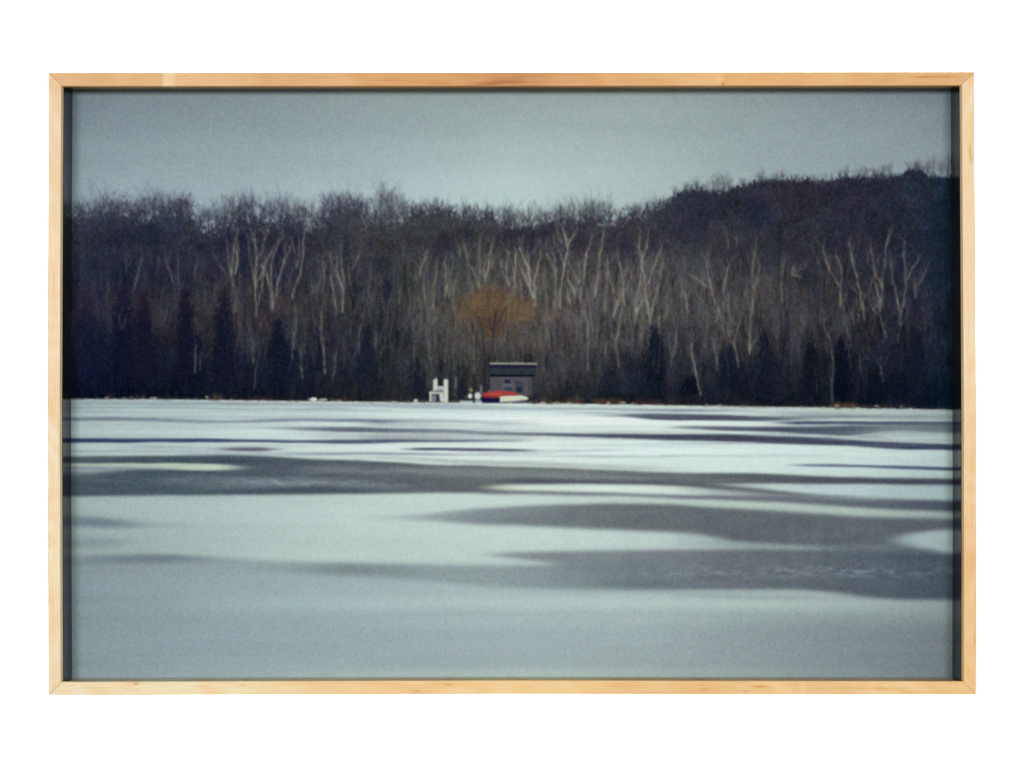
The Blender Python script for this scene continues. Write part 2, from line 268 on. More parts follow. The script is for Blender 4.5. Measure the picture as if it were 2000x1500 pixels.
    for i in range(90):       # its limbs, fanning from the fork to the dome
        a = rng.uniform(-1.25, 1.25); L_ = rng.uniform(40, 96); x0, y0 = 962 + rng.normal(0, 6), 655 + rng.normal(0, 10)
        pts = [(x0, y0), (x0 + math_sin(a * .55) * L_ * .5, y0 - L_ * .52), (x0 + math_sin(a) * L_ * .85, y0 - math_cos(a * .8) * L_)]
        wl.stroke(pts, .9, np.array([86, 66, 50]) * rng.uniform(.6, 1.2), .34, (1.2, .5), .5)
    img = wl.render(img, .9, 1.0, 1.15)

    # ---- pale birches, traced limb by limb: (origin, scale) then limbs (points, brightness, width)
    T = {}
    T[(120, 340, 5.556)] = [([(880, 890), (840, 1040), (810, 1180), (790, 1260)], .55, 5), ([(1120, 880), (1150, 990), (1190, 1090), (1220, 1200)], .38, 5), ([(1480, 920), (1450, 1060), (1445, 1200)], .3, 8), ([(1510, 1100), (1515, 1220)], .25, 8), ([(690, 900), (705, 1010)], .25, 5), ([(760, 950), (700, 1030), (700, 1100)], .32, 6), ([(1795, 720), (1810, 930), (1845, 1100)], .5, 7), ([(1885, 700), (1855, 930), (1845, 1100), (1860, 1220)], .65, 8), ([(1925, 800), (1905, 980), (1880, 1080)], .42, 6), ([(1640, 860), (1740, 1010), (1780, 1080)], .3, 5), ([(230, 700), (240, 850), (215, 1000), (215, 1150)], .2, 6), ([(1270, 850), (1265, 1000), (1275, 1200)], .3, 7), ([(500, 1150), (520, 1250), (490, 1350)], .28, 6), ([(1050, 900), (1040, 1100)], .2, 6)]
    T[(120, 550, 5.556)] = [([(1455, 680), (1450, 850), (1450, 1000)], .45, 4), ([(1510, 830), (1505, 960)], .3, 4), ([(630, 400), (650, 520)], .28, 4), ([(685, 400), (680, 510)], .3, 5), ([(1890, 200), (1885, 340)], .3, 7)]
    T[(460, 340, 5.556)] = [([(205, 700), (225, 850), (222, 960), (218, 1100), (212, 1250), (225, 1450), (222, 1540)], .72, 10), ([(350, 620), (300, 750), (290, 850), (240, 920), (225, 1000)], .62, 9), ([(515, 685), (420, 780), (380, 870), (330, 950), (300, 1050), (250, 1150), (225, 1230)], .52, 7), ([(460, 770), (410, 880), (385, 960), (385, 1100), (392, 1250), (410, 1400)], .6, 10), ([(290, 990), (340, 1080), (362, 1200), (385, 1350), (400, 1470)], .66, 10), ([(300, 1060), (290, 1200), (265, 1350), (235, 1440)], .55, 8),
        ([(590, 830), (530, 930), (490, 1080), (455, 1180), (440, 1330)], .62, 8), ([(540, 780), (540, 900)], .35, 5), ([(750, 580), (735, 720), (735, 850), (715, 980), (700, 1090), (650, 1210), (615, 1350)], .66, 9), ([(690, 700), (690, 900), (665, 1020)], .45, 6), ([(620, 740), (650, 900), (665, 1010)], .35, 5), ([(140, 700), (150, 900), (185, 1020), (205, 1160)], .42, 6), ([(15, 680), (15, 900), (5, 1000), (0, 1080)], .4, 8), ([(950, 930), (955, 1080), (965, 1170)], .45, 7), ([(1030, 880), (1040, 980)], .35, 9), ([(1035, 1080), (1050, 1220), (1080, 1400), (1095, 1500)], .48, 8),
        ([(1105, 900), (1100, 1060), (1150, 1180), (1170, 1280), (1160, 1400), (1155, 1500)], .62, 10), ([(1150, 830), (1140, 960), (1170, 1100), (1185, 1260)], .4, 9), ([(1085, 1080), (1130, 1180), (1165, 1260)], .4, 7), ([(1210, 900), (1225, 1000), (1240, 1200)], .28, 9), ([(1345, 830), (1320, 930), (1290, 1000)], .35, 6), ([(1790, 1250), (1770, 1420)], .3, 9), ([(825, 1200), (850, 1290)], .28, 7), ([(1825, 750), (1820, 900)], .2, 7)]
    T[(460, 550, 5.556)] = [([(1095, 280), (1100, 380)], .2, 6), ([(1155, 230), (1162, 330)], .4, 7), ([(925, 320), (935, 470), (930, 600), (950, 720), (965, 850), (975, 1000)], .62, 6), ([(660, 380), (650, 500), (630, 650), (640, 740)], .36, 8), ([(705, 760), (710, 900), (725, 1050)], .45, 5), ([(1095, 780), (1075, 950), (1060, 1040)], .35, 6), ([(1390, 430), (1340, 560), (1340, 780)], .32, 7), ([(850, 650), (850, 900)], .2, 6), ([(190, 650), (190, 900)], .33, 5), ([(270, 720), (240, 850), (215, 1000), (200, 1180)], .28, 4), ([(400, 230), (405, 340)], .35, 9), ([(1525, 620), (1520, 720)], .3, 7)]
    T[(800, 370, 5.556)] = [([(180, 730), (120, 850), (105, 940)], .52, 8), ([(150, 900), (150, 1050), (170, 1200)], .36, 8), ([(290, 880), (270, 1020), (262, 1180), (245, 1300)], .55, 12), ([(380, 780), (395, 930), (402, 1060), (385, 1160)], .68, 11), ([(430, 1050), (430, 1180)], .4, 9), ([(590, 590), (615, 700), (640, 820), (690, 880), (730, 960), (750, 1050)], .58, 8), ([(540, 640), (545, 730)], .28, 9), ([(765, 550), (755, 680), (765, 800), (760, 950), (755, 1070)], .55, 10), ([(800, 850), (815, 960)], .45, 9), ([(890, 600), (870, 720), (860, 840), (830, 940), (815, 1010)], .62, 10), ([(905, 760), (900, 860)], .33, 8),
        ([(1075, 680), (1055, 800), (1058, 930), (1078, 1050)], .58, 9), ([(980, 760), (1005, 880), (1045, 960)], .38, 8), ([(1150, 650), (1145, 850), (1135, 1000), (1130, 1090)], .62, 10), ([(1190, 630), (1240, 740), (1290, 850), (1302, 950), (1310, 1080), (1340, 1180)], .8, 12), ([(1285, 620), (1290, 780), (1300, 900)], .42, 8), ([(1220, 860), (1260, 980), (1300, 1050)], .5, 9), ([(1420, 670), (1400, 830), (1370, 930), (1350, 1010), (1362, 1180), (1370, 1270)], .74, 13), ([(1200, 960), (1215, 1190)], .42, 9), ([(1300, 1040), (1330, 1120), (1365, 1200)], .5, 10), ([(1345, 700), (1380, 610)], .28, 6),
        ([(1605, 440), (1625, 520), (1655, 590)], .5, 6), ([(1660, 420), (1700, 540), (1715, 640), (1700, 740), (1680, 830), (1660, 950), (1645, 1080), (1632, 1290)], .78, 9), ([(1795, 470), (1740, 560), (1715, 625)], .62, 8), ([(1610, 650), (1650, 740), (1675, 830)], .52, 9), ([(1555, 680), (1580, 780)], .4, 7), ([(1490, 690), (1550, 820), (1600, 900)], .32, 6), ([(1585, 850), (1580, 1000), (1575, 1290)], .52, 9), ([(1960, 590), (1920, 700), (1900, 850), (1888, 950), (1820, 1020)], .62, 10), ([(1840, 820), (1850, 960)], .46, 8), ([(1720, 980), (1780, 1080), (1800, 1170)], .58, 11), ([(1720, 1150), (1732, 1240)], .6, 14), ([(1860, 1080), (1850, 1200)], .42, 8), ([(1720, 780), (1780, 900), (1830, 1000)], .38, 7), ([(1560, 520), (1590, 620)], .25, 6)]
    T[(1140, 340, 5.556)] = [([(30, 840), (15, 950), (10, 1080)], .5, 9), ([(218, 620), (205, 740), (180, 870), (165, 1000), (150, 1150), (120, 1300)], .62, 9), ([(258, 940), (255, 1100), (240, 1280), (230, 1500)], .5, 10), ([(265, 1040), (290, 1180), (325, 1290)], .42, 7), ([(368, 860), (400, 1010), (425, 1180), (430, 1300), (438, 1420)], .52, 9), ([(520, 1110), (480, 1200), (460, 1280)], .42, 7), ([(400, 1330), (360, 1400), (335, 1500)], .52, 8), ([(465, 1020), (450, 1110)], .3, 7),
        ([(603, 700), (600, 800), (625, 900), (630, 1000), (620, 1080), (610, 1200), (580, 1300), (570, 1400), (565, 1500)], .7, 11), ([(695, 700), (680, 800), (645, 900), (632, 1000), (660, 1120), (670, 1220), (670, 1320), (690, 1440), (705, 1520)], .76, 11), ([(640, 1360), (600, 1450), (570, 1500)], .62, 9), ([(745, 1020), (730, 1120), (700, 1190)], .5, 9), ([(845, 790), (790, 940), (770, 1010)], .5, 9), ([(855, 960), (830, 1100), (820, 1180), (790, 1280), (760, 1380), (740, 1490)], .62, 8),
        ([(1150, 1095), (1230, 1140), (1290, 1190), (1350, 1225)], .5, 6), ([(1335, 950), (1350, 1080), (1370, 1180), (1395, 1290), (1430, 1400), (1478, 1510)], .8, 8), ([(1360, 930), (1382, 1080)], .36, 7), ([(1575, 990), (1550, 1100), (1520, 1200), (1515, 1290)], .62, 8), ([(1865, 760), (1850, 900), (1840, 1000), (1820, 1100), (1830, 1200), (1850, 1250), (1830, 1330), (1832, 1500)], .52, 8), ([(1915, 990), (1880, 1150), (1860, 1230)], .42, 7), ([(1540, 650), (1570, 730), (1570, 810)], .3, 6), ([(1660, 690), (1660, 790)], .3, 6), ([(1070, 1240), (1110, 1350), (1130, 1490)], .36, 8)]
    T[(1140, 550, 5.556)] = [([(570, 300), (572, 380), (555, 460)], .66, 11), ([(690, 200), (710, 330), (718, 450)], .66, 9), ([(745, 280), (730, 380)], .5, 8), ([(390, 200), (350, 300), (322, 385)], .5, 8), ([(415, 290), (395, 440), (370, 580), (345, 680), (360, 800), (378, 920)], .46, 8), ([(430, 100), (440, 260)], .4, 9), ([(235, 200), (235, 320)], .35, 9), ([(130, 60), (120, 180)], .38, 9), ([(285, 440), (320, 630)], .3, 7), ([(820, 380), (825, 490)], .4, 8), ([(905, 240), (890, 400)], .32, 9), ([(1000, 530), (1000, 700), (970, 810)], .33, 11),
        ([(1475, 350), (1500, 450), (1530, 610)], .45, 8), ([(1455, 370), (1430, 450)], .48, 7), ([(1500, 360), (1560, 480), (1590, 620), (1640, 720), (1660, 820), (1682, 940)], .5, 7), ([(1090, 100), (1120, 220), (1130, 350)], .35, 8), ([(1168, 680), (1190, 850), (1210, 960), (1240, 1100), (1268, 1230)], .74, 7), ([(1408, 650), (1435, 780), (1450, 960)], .42, 6), ([(1692, 440), (1650, 580), (1640, 690)], .46, 7), ([(1840, 200), (1812, 400), (1805, 560), (1800, 780)], .62, 9), ([(1800, 710), (1800, 785)], .55, 11), ([(60, 500), (50, 750), (45, 960)], .36, 12), ([(240, 650), (230, 820)], .3, 9), ([(620, 470), (640, 660)], .3, 10), ([(1310, 330), (1370, 360), (1410, 395)], .3, 6), ([(1500, 200), (1520, 300)], .4, 12), ([(1560, 120), (1600, 560)], .2, 8)]
    T[(1480, 290, 4.839)] = [([(242, 1090), (230, 1200), (225, 1330), (230, 1460)], .5, 8), ([(620, 960), (650, 1080), (690, 1170), (740, 1240), (775, 1300)], .55, 7), ([(745, 1010), (780, 1100), (797, 1180), (785, 1280), (775, 1510)], .55, 9), ([(865, 890), (895, 1050), (920, 1150), (945, 1260), (975, 1400), (988, 1510)], .74, 9), ([(1070, 900), (1085, 1050), (1105, 1150), (1105, 1250), (1130, 1350), (1155, 1450)], .66, 10), ([(1238, 830), (1205, 950), (1195, 1100), (1180, 1200), (1182, 1330), (1160, 1460)], .66, 9), ([(1110, 1180), (1150, 1250), (1178, 1320)], .5, 7), ([(1160, 1000), (1115, 1090)], .3, 6), ([(1262, 1070), (1265, 1200), (1300, 1330), (1328, 1480)], .56, 7), ([(1383, 880), (1385, 1050), (1397, 1200), (1402, 1300), (1385, 1400), (1382, 1500)], .72, 10),
        ([(1520, 1050), (1440, 1160), (1408, 1240)], .55, 9), ([(1600, 1130), (1550, 1240), (1490, 1315)], .46, 6), ([(1480, 1240), (1495, 1410)], .33, 7), ([(318, 1188), (410, 1217)], .7, 2), ([(560, 1030), (570, 1100)], .28, 5), ([(1040, 980), (1040, 1090)], .33, 8), ([(1060, 1330), (1050, 1400)], .4, 7), ([(880, 1310), (960, 1380)], .25, 6)]
    T[(1480, 520, 4.839)] = [([(775, 250), (792, 390)], .5, 9), ([(990, 360), (1008, 510)], .6, 8), ([(1145, 330), (1150, 430), (1180, 560), (1218, 680)], .5, 9), ([(1165, 330), (1160, 420)], .5, 9), ([(1385, 330), (1350, 470), (1345, 560)], .56, 8), ([(1320, 320), (1345, 430)], .42, 7), ([(1480, 180), (1490, 310)], .3, 7), ([(1065, 350), (1125, 460)], .4, 7), ([(960, 400), (940, 540)], .4, 7), ([(885, 440), (910, 550)], .33, 6), ([(825, 530), (862, 680)], .33, 6), ([(625, 560), (680, 680), (690, 750), (715, 880), (710, 1000), (700, 1100), (708, 1280)], .52, 8), ([(1160, 950), (1182, 1090)], .42, 6), ([(590, 480), (600, 560)], .25, 7), ([(960, 850), (970, 1000)], .25, 7), ([(550, 1000), (565, 1200)], .2, 6)]
    bl = Layer(); b2 = Layer(); bh = Layer()
    for (ox, oy, s), limbs in T.items():
        for pts, b, w in limbs:
            P = [(ox + u / s, oy + v / s) for u, v in pts]; w_ = w / s * 1.5
            cx = P[0][0]; warm = np.interp(cx, [140, 460, 800, 1100, 1500, 1860], [.62, .92, .96, 1.0, .88, .78])
            col = np.array([166, 161, 146]) * warm * rng.uniform(.93, 1.05) + np.array([rng.normal(0, 3), 0, rng.normal(0, 3)])
            bh.stroke(P, w_ * 2.8, col * .76, b * 1.5, (1.3, 1.1), 1.2, .6)
            bl.stroke(P, w_ * .72, col, b * 2.0, (.45, 1.2), .7, .5); bl.stroke([(x_ + rng.normal(0, .9), y_) for x_, y_ in P], w_ * .5, col * .96, b * .9, (.3, 1.1), .8)
            # side limbs and twigs
            for j in range(int(5 + b * 16)):
                k = rng.integers(0, len(P) - 1); f = rng.random(); x = P[k][0] * (1 - f) + P[k + 1][0] * f; y = P[k][1] * (1 - f) + P[k + 1][1] * f
                if rng.random() < .6 - (y - P[0][1]) / 260: twig(x, y, rng.choice([-1, 1]) * rng.uniform(.15, .7), rng.uniform(6, 26), .9, col * .84, b * .62, 1, b2)
            x, y = P[0]
            for j in range(3): twig(x, y, rng.normal(0, .3), rng.uniform(8, 24), .8, col * .84, b * .55, 1, b2)
    dk = Layer()
    for i in range(420):      # dark gaps between stems, centre and right
        x = rng.choice([rng.uniform(790, 1330), rng.uniform(300, 1780)]); y = rng.uniform(500, 720); ln = rng.uniform(12, 44)
        if ((x - 972) / 92) ** 2 + ((y + ln / 2 - 612) / 66) ** 2 < 1: continue
        base = wood[int(y - PY0), int(x - PX0)]; dk.stroke([(x + rng.normal(0, 2), y), (x, y + ln)], rng.uniform(1.6, 4.5), base * .55, rng.uniform(.9, 2.2), (.6, 1), .6, .4)
    img = dk.render(img, 1.1, 2.4)
    for i in range(300):      # more, smaller and fainter ones between them
        x = rng.choice([rng.uniform(800, 1320), rng.uniform(440, 780), rng.uniform(1330, 1800)], p=[.55, .18, .27]); yb = rng.uniform(560, 735); hh = rng.uniform(45, 120); ytop = max(yb - hh, 492); lean = rng.normal(0, .12); b = rng.uniform(.14, .46)
        if ((x - 972) / 84) ** 2 + ((yb - hh / 2 - 612) / 60) ** 2 < 1 and i % 6: continue
        col = np.array([150, 145, 132]) * rng.uniform(.8, 1.0) * np.interp(x, [440, 800, 1800], [.85, 1, .9])
        ym = yb - (yb - ytop) * rng.uniform(.35, .7); xm = x + lean * (yb - ym); bl.stroke([(x, yb), (xm, ym)], 1.6, col, b * 1.5, (1, .9), .7, .5)
        for sgn in (-1, 1):
            xt = xm + sgn * (ym - ytop) * rng.uniform(.06, .3) + lean * 10; bl.stroke([(xm, ym), ((xm + xt) / 2 + sgn * rng.uniform(0, 3), (ym + ytop) / 2), (xt, ytop)], 1.3, col, b * 1.1, (1, .4), .8, .5)
            for j in range(3): twig(xt + rng.normal(0, 2), ytop + rng.uniform(0, 20), sgn * rng.uniform(0, .6), rng.uniform(6, 20), .8, col * .85, b * .6, 0, b2)
    img = bh.render(img, 1.6, 3.0, .8)
    img = b2.render(img, .95, 1.1)
    img = bl.render(img, 1.0, 1.5)
    # the willow's dark stems and others by the hut
    st = Layer(); D = (42, 40, 50)
    for P, w, dn in [([(970, 606), (966, 632), (961, 660), (958, 700), (957, 766)], 4.2, 1.5), ([(985, 606), (972, 634)], 2, .9), ([(935, 616), (940, 640), (946, 690), (951, 768)], 3, .9), ([(921, 632), (930, 652), (938, 680), (944, 720)], 2, .7), ([(956, 620), (962, 650)], 2.4, .8), ([(880, 690), (880, 784)], 4, 1.1), ([(858, 690), (860, 755)], 5, .9), ([(896, 700), (898, 780)], 4, .9), ([(925, 735), (926, 786)], 3.4, 1.1), ([(908, 740), (908, 780)], 4, .9), ([(1002, 640), (998, 700)], 2, .4), ([(946, 690), (946, 768)], 4, .7), ([(1048, 650), (1056, 780)], 4, .5), ([(1075, 640), (1078, 780)], 3, .35)]:
        st.stroke(P, w, D, dn, (.8, 1.1), .4)
    for P, w, dn, c in [([(951, 660), (950, 750)], 1.6, .5, (84, 80, 76)), ([(1072, 700), (1074, 770)], 4, .5, (80, 72, 76)), ([(1098, 640), (1100, 760)], 5, .4, (86, 80, 80)), ([(890, 733), (889, 758)], 4, .8, (100, 104, 116)), ([(888, 768), (888, 772)], 5, .7, (112, 120, 120)), ([(939, 752), (940, 774)], 6, .9, (108, 106, 112)), ([(873, 640), (872, 700)], 4, .35, (90, 90, 94))]:
        st.stroke(P, w, c, dn, (.9, 1), .4)
    img = st.render(img, .9, 1.0, 2.6)

    # ------------------------------------------------------------ undergrowth along the shore
    gr = Layer()
    shx = [130, 300, 480, 620, 820, 960, 1100, 1250, 1400, 1600, 1800, 1880]; shy = [778.5, 779.5, 781.5, 783.5, 785.5, 787, 788.2, 790, 792.6, 795.6, 799, 800.5]
    for (x0, x1, h, c, n) in [(205, 222, 14, (78, 62, 58), 26), (255, 284, 10, (96, 68, 60), 60), (310, 345, 8, (64, 52, 56), 40), (414, 434, 13, (110, 84, 62), 60), (445, 480, 8, (70, 58, 56), 40), (482, 534, 9, (78, 56, 54), 110), (640, 676, 7, (110, 84, 74), 60), (720, 800, 6, (84, 74, 70), 80), (1048, 1068, 13, (104, 74, 58), 80), (1070, 1112, 8, (88, 62, 56), 70), (1112, 1136, 14, (102, 72, 56), 70), (1160, 1222, 13, (100, 70, 56), 190), (1240, 1290, 12, (76, 52, 52), 140), (1300, 1330, 16, (84, 62, 54), 30), (1430, 1480, 10, (70, 52, 54), 50), (1540, 1600, 6, (58, 48, 56), 60),
                              (1622, 1676, 12, (106, 80, 58), 190), (1676, 1740, 9, (88, 66, 56), 110), (1740, 1790, 8, (96, 84, 88), 60), (1800, 1866, 8, (66, 60, 66), 50)]:
        for i in range(n):
            x = rng.uniform(x0, x1); yb = np.interp(x, shx, shy) - rng.uniform(0, 2); cc = np.array(c) * rng.uniform(.65, 1.15)
            twig(x, yb, rng.normal(0, .5), rng.uniform(.4, 1) * h, 1.1, cc, .34, 0, gr)
    for i in range(420):
        x = rng.uniform(140, 1866); yb = np.interp(x, shx, shy); twig(x, yb - 1, rng.normal(0, .5), rng.uniform(3, 14), 1, np.array([46, 40, 46]) * rng.uniform(.6, 1.3), .35, 0, gr)
    img = gr.render(img, 1.1, 1.2)

    # ------------------------------------------------------------ lake
    lx = [140, 300, 500, 700, 1000, 1250, 1500, 1700, 1865]
    LK = {
        775: [(158, 172, 170), (164, 178, 174), (172, 186, 181), (178, 192, 186), (190, 205, 197), (188, 202, 192), (178, 194, 186), (168, 182, 176), (150, 164, 164)],
        800: [(160, 180, 180), (166, 187, 186), (180, 198, 194), (196, 212, 207), (206, 222, 217), (202, 219, 210), (188, 206, 197), (178, 196, 188), (160, 178, 180)],
        822: [(168, 186, 184), (178, 194, 192), (190, 207, 203), (200, 217, 211), (226, 236, 231), (224, 236, 228), (204, 220, 211), (192, 206, 198), (162, 178, 178)],
        850: [(178, 197, 194), (184, 203, 200), (196, 213, 207), (206, 221, 214), (214, 227, 220), (214, 230, 221), (200, 216, 207), (174, 190, 186), (160, 176, 178)],
        875: [(178, 197, 193), (184, 202, 199), (202, 219, 212), (212, 228, 221), (218, 231, 224), (220, 236, 230), (212, 230, 223), (202, 220, 214), (184, 202, 200)],
        905: [(168, 183, 176), (176, 190, 182), (196, 212, 202), (204, 219, 209), (214, 228, 221), (212, 228, 220), (208, 226, 218), (198, 216, 211), (176, 196, 194)],
        940: [(150, 165, 162), (158, 172, 170), (180, 195, 188), (196, 211, 200), (206, 222, 212), (208, 225, 216), (200, 219, 211), (188, 206, 202), (170, 188, 186)],
        985: [(160, 178, 175), (168, 186, 183), (180, 198, 194), (190, 208, 202), (196, 213, 205), (186, 203, 194), (178, 195, 184), (172, 188, 178), (154, 168, 164)],
        1045: [(152, 168, 167), (162, 179, 177), (176, 194, 190), (188, 206, 199), (194, 212, 204), (190, 208, 202), (168, 186, 180), (160, 177, 174), (158, 176, 176)],
        1090: [(150, 166, 163), (158, 174, 170), (172, 190, 184), (186, 205, 197), (190, 209, 200), (184, 202, 194), (160, 176, 172), (150, 165, 163), (150, 167, 167)],
        1112: [(138, 153, 156), (139, 154, 157), (146, 161, 164), (154, 170, 171), (166, 182, 180), (160, 176, 174), (150, 166, 164), (140, 154, 154), (138, 152, 154)],
        1150: [(141, 157, 163), (144, 160, 164), (150, 166, 170), (160, 177, 178), (168, 185, 184), (162, 178, 175), (156, 172, 170), (140, 154, 154), (132, 145, 147)],
        1180: [(142, 158, 161), (144, 160, 163), (158, 175, 177), (170, 188, 188), (180, 198, 195), (180, 197, 193), (174, 191, 186), (160, 175, 173), (140, 154, 153)],
        1205: [(138, 154, 157), (142, 158, 161), (150, 167, 168), (156, 173, 175), (166, 183, 183), (165, 181, 179), (152, 168, 165), (142, 157, 155), (133, 146, 146)],
        1240: [(140, 155, 160), (143, 158, 164), (147, 164, 169), (152, 169, 174), (159, 175, 178), (156, 171, 173), (141, 154, 157), (129, 141, 147), (118, 130, 134)],
        1295: [(138, 155, 160), (141, 158, 163), (145, 162, 168), (152, 169, 173), (157, 173, 177), (154, 169, 172), (143, 156, 160), (127, 140, 146), (118, 129, 136)],
        1318: [(142, 159, 163), (145, 162, 166), (151, 168, 171), (160, 178, 180), (168, 186, 187), (164, 182, 182), (146, 162, 165), (131, 145, 150), (120, 132, 139)],
        1340: [(148, 165, 168), (150, 168, 171), (158, 176, 178), (170, 188, 188), (182, 201, 200), (176, 194, 193), (152, 168, 170), (136, 150, 155), (124, 137, 143)]}
    lake = field(lx, LK)
    lake += (vnoise(420, 6) * .9 + vnoise(380, 26) * 1.8 + vnoise(160, 60) * 1.2)[..., None]
    ripple = np.clip((GY - 780) / 30, 0, 1) * np.clip((905 - GY) / 60, 0, 1)
    lake += (vnoise(380, 3.0) * 4.6 * ripple)[..., None]
    def streak(pts, col, ft=2.5, fb=2.5, a=1.0, rough=0.5):
        """pts: (x, top, bottom[, strength])"""
        nonlocal lake
        P = np.array([p if len(p) == 4 else (*p, 1.0) for p in pts], float)
        o = np.argsort(P[:, 0]); P = P[o]
        c0 = int(max(0, P[0, 0] - PX0)); c1 = int(min(CW, P[-1, 0] - PX0)); cx = cols[c0:c1]
        # smooth interpolation through a small running mean
        def ip(k):
            v = np.interp(cx, P[:, 0], P[:, k]); n = 21; vv = np.pad(v, n, mode='edge'); return np.convolve(vv, np.ones(2 * n + 1) / (2 * n + 1), 'valid')[:len(cx)]
        tp, bt, s = ip(1), ip(2), ip(3)
        if np.median(bt - tp) < 12: tp = tp - .5; bt = bt + .6
        if P[0, 3] == 1.0 and P[0, 0] < 140: s = s
        r0 = int(max(0, P[:, 1].min() - 3 * ft - PY0 - 2)); r1 = int(min(CH, P[:, 2].max() + 3 * fb - PY0 + 2))
        Y = GY[r0:r1, c0:c1]; nz = (vnoise(60, 3, rng, c1 - c0, r1 - r0) * rough + vnoise(18, 2.2, rng, c1 - c0, r1 - r0) * rough * .5)
        m = sm((Y + nz - tp) / (2 * ft) + .5) * sm((bt - Y - nz) / (2 * fb) + .5)
        thin = np.clip((bt - tp + ft) / (ft + fb), 0, 1.0)
        m = np.clip(m * (s * thin * a)[None, :] * (1.3 if np.median(P[:, 2] - P[:, 1]) < 8 else 1.0), 0, 1)
        C = np.array(col, float)
        if C.ndim == 2:
            C = np.stack([np.interp(cx, np.linspace(P[0, 0], P[-1, 0], len(C)), C[:, k]) for k in range(3)], -1)[None]
        dk = np.clip((150 - C.mean(-1, keepdims=True)) / 60, 0, 1); C = C + dk * np.array([-7., -1.5, -3.])
        C = C + (vnoise(26, 3.5, rng, c1 - c0, r1 - r0) * 2.4 + vnoise(120, 7, rng, c1 - c0, r1 - r0) * 2.2)[..., None]
        reg = lake[r0:r1, c0:c1]; lake[r0:r1, c0:c1] = reg * (1 - m[..., None]) + C * m[..., None]
    # far thin lines
    streak([(130, 787, 789.5, .5), (400, 787.5, 790, .7), (560, 788.5, 791.5, .8), (700, 788, 794, .5), (900, 790, 800, .45), (1050, 795, 801, .3), (1200, 798, 801, .6), (1400, 800, 803, .6), (1500, 800, 803, 0)], (146, 158, 166), 1.2, 1.2)
    streak([(130, 795, 797, .75), (300, 795.5, 797.5, .5), (500, 798, 800, .6), (640, 799, 801, .35), (760, 800, 802, .2)], (134, 147, 154), 1, 1)
    streak([(1230, 801, 803, 0), (1300, 801, 803.5, .8), (1440, 801.5, 803.5, .5), (1560, 804, 806, .2)], (136, 142, 154), 1, 1)
    streak([(130, 815.5, 821.5, .8), (220, 815.5, 821.5, .85), (300, 817, 822, .8), (380, 820, 826, .5), (450, 821.5, 825, .55), (560, 819, 823, .75), (700, 819, 823.5, .9), (740, 820, 826, .75), (800, 821.5, 826, .35), (900, 822, 825, .35), (1050, 819, 823, .12)], [(120, 129, 142), (128, 138, 148), (112, 116, 136), (112, 116, 132), (150, 158, 164)], 1.6, 2.2)
    streak([(690, 822, 832, 0), (730, 824, 833, .5), (790, 826, 833, .3), (860, 828, 832, 0)], (150, 158, 156), 2, 3)
    streak([(1150, 811, 813, 0), (1215, 809.5, 814, .5), (1260, 808, 817, .9), (1300, 808.5, 819.5, 1), (1410, 810.5, 820.5, 1), (1500, 814.5, 821, .85), (1560, 814, 820, .55), (1640, 812, 817, .45), (1780, 815, 819, .3), (1880, 815, 819, .1)], [(92, 92, 108), (84, 84, 100), (96, 98, 112), (134, 142, 152)], 1.8, 1.8)
    streak([(1500, 823, 826, 0), (1545, 823, 828, .8), (1620, 823.5, 828, .95), (1720, 824, 829, .9), (1880, 824.5, 830, 1)], (80, 82, 106), 1.5, 1.5)
    streak([(1640, 828, 833, .0), (1680, 828, 846, .75), (1740, 828, 842, .75), (1800, 827, 843, .85), (1880, 827, 846, .9)], [(118, 128, 130), (112, 120, 124), (100, 108, 116), (94, 102, 110)], 2, 3)
    streak([(1300, 832, 836, 0), (1345, 832, 837, .8), (1410, 832.5, 839.5, .95), (1500, 833, 842, 1), (1560, 833, 846, 1), (1640, 832, 849, 1), (1675, 832, 849, .9), (1720, 833, 842, .4), (1760, 833, 840, 0)], [(96, 94, 112), (82, 80, 98), (74, 80, 92), (84, 94, 102)], 1.8, 2.2)
    streak([(500, 834, 837, 0), (560, 834, 840, .45), (620, 835, 842, .95), (700, 835, 843.5, .95), (800, 837, 845, .85), (870, 839, 846, .7), (950, 843, 849, .9), (1060, 845.5, 851, .9), (1150, 847.5, 853, .95), (1230, 848, 856, 1), (1300, 848, 860, 1), (1410, 848.6, 861.5, 1), (1530, 852, 866.5, 1), (1650, 857, 869.5, 1), (1690, 862, 872, .95), (1750, 864.5, 876.5, 1), (1880, 869, 880, 1)], [(112, 114, 130), (92, 94, 110), (96, 97, 114), (78, 76, 92), (72, 70, 88), (70, 70, 92), (66, 66, 90)], 1.7, 1.9)
    streak([(1640, 850, 858, 0), (1700, 850, 862, .6), (1760, 858, 863, .35), (1850, 856, 862, .3)], (140, 150, 152), 3, 3)
    streak([(130, 848, 850.5, .4), (330, 848, 850, .25), (480, 850, 852, .1)], (150, 164, 168), 1, 1)
    streak([(700, 851, 859, 0), (740, 852, 860, .6), (800, 852, 858, .35), (850, 852, 856, .25), (950, 853, 856, 0)], (150, 156, 160), 3, 2)
    streak([(130, 856.5, 864, 1), (250, 857, 863.5, 1), (400, 857.5, 862.5, .95), (500, 859, 863.5, .85), (600, 860, 864.5, .8), (710, 859, 865.5, .95), (790, 858, 863.5, .85), (900, 858.5, 862.5, .75), (1000, 859, 862, .5), (1050, 859, 862, 0)], [(60, 64, 98), (66, 70, 104), (84, 88, 116), (92, 96, 118), (112, 116, 136)], 1.4, 1.5)
    streak([(400, 876, 878, 0), (445, 875, 879, .6), (480, 874.5, 880.5, .95), (515, 875, 880.5, .85), (560, 876, 879, 0)], (104, 98, 116), 1.4, 1.4)
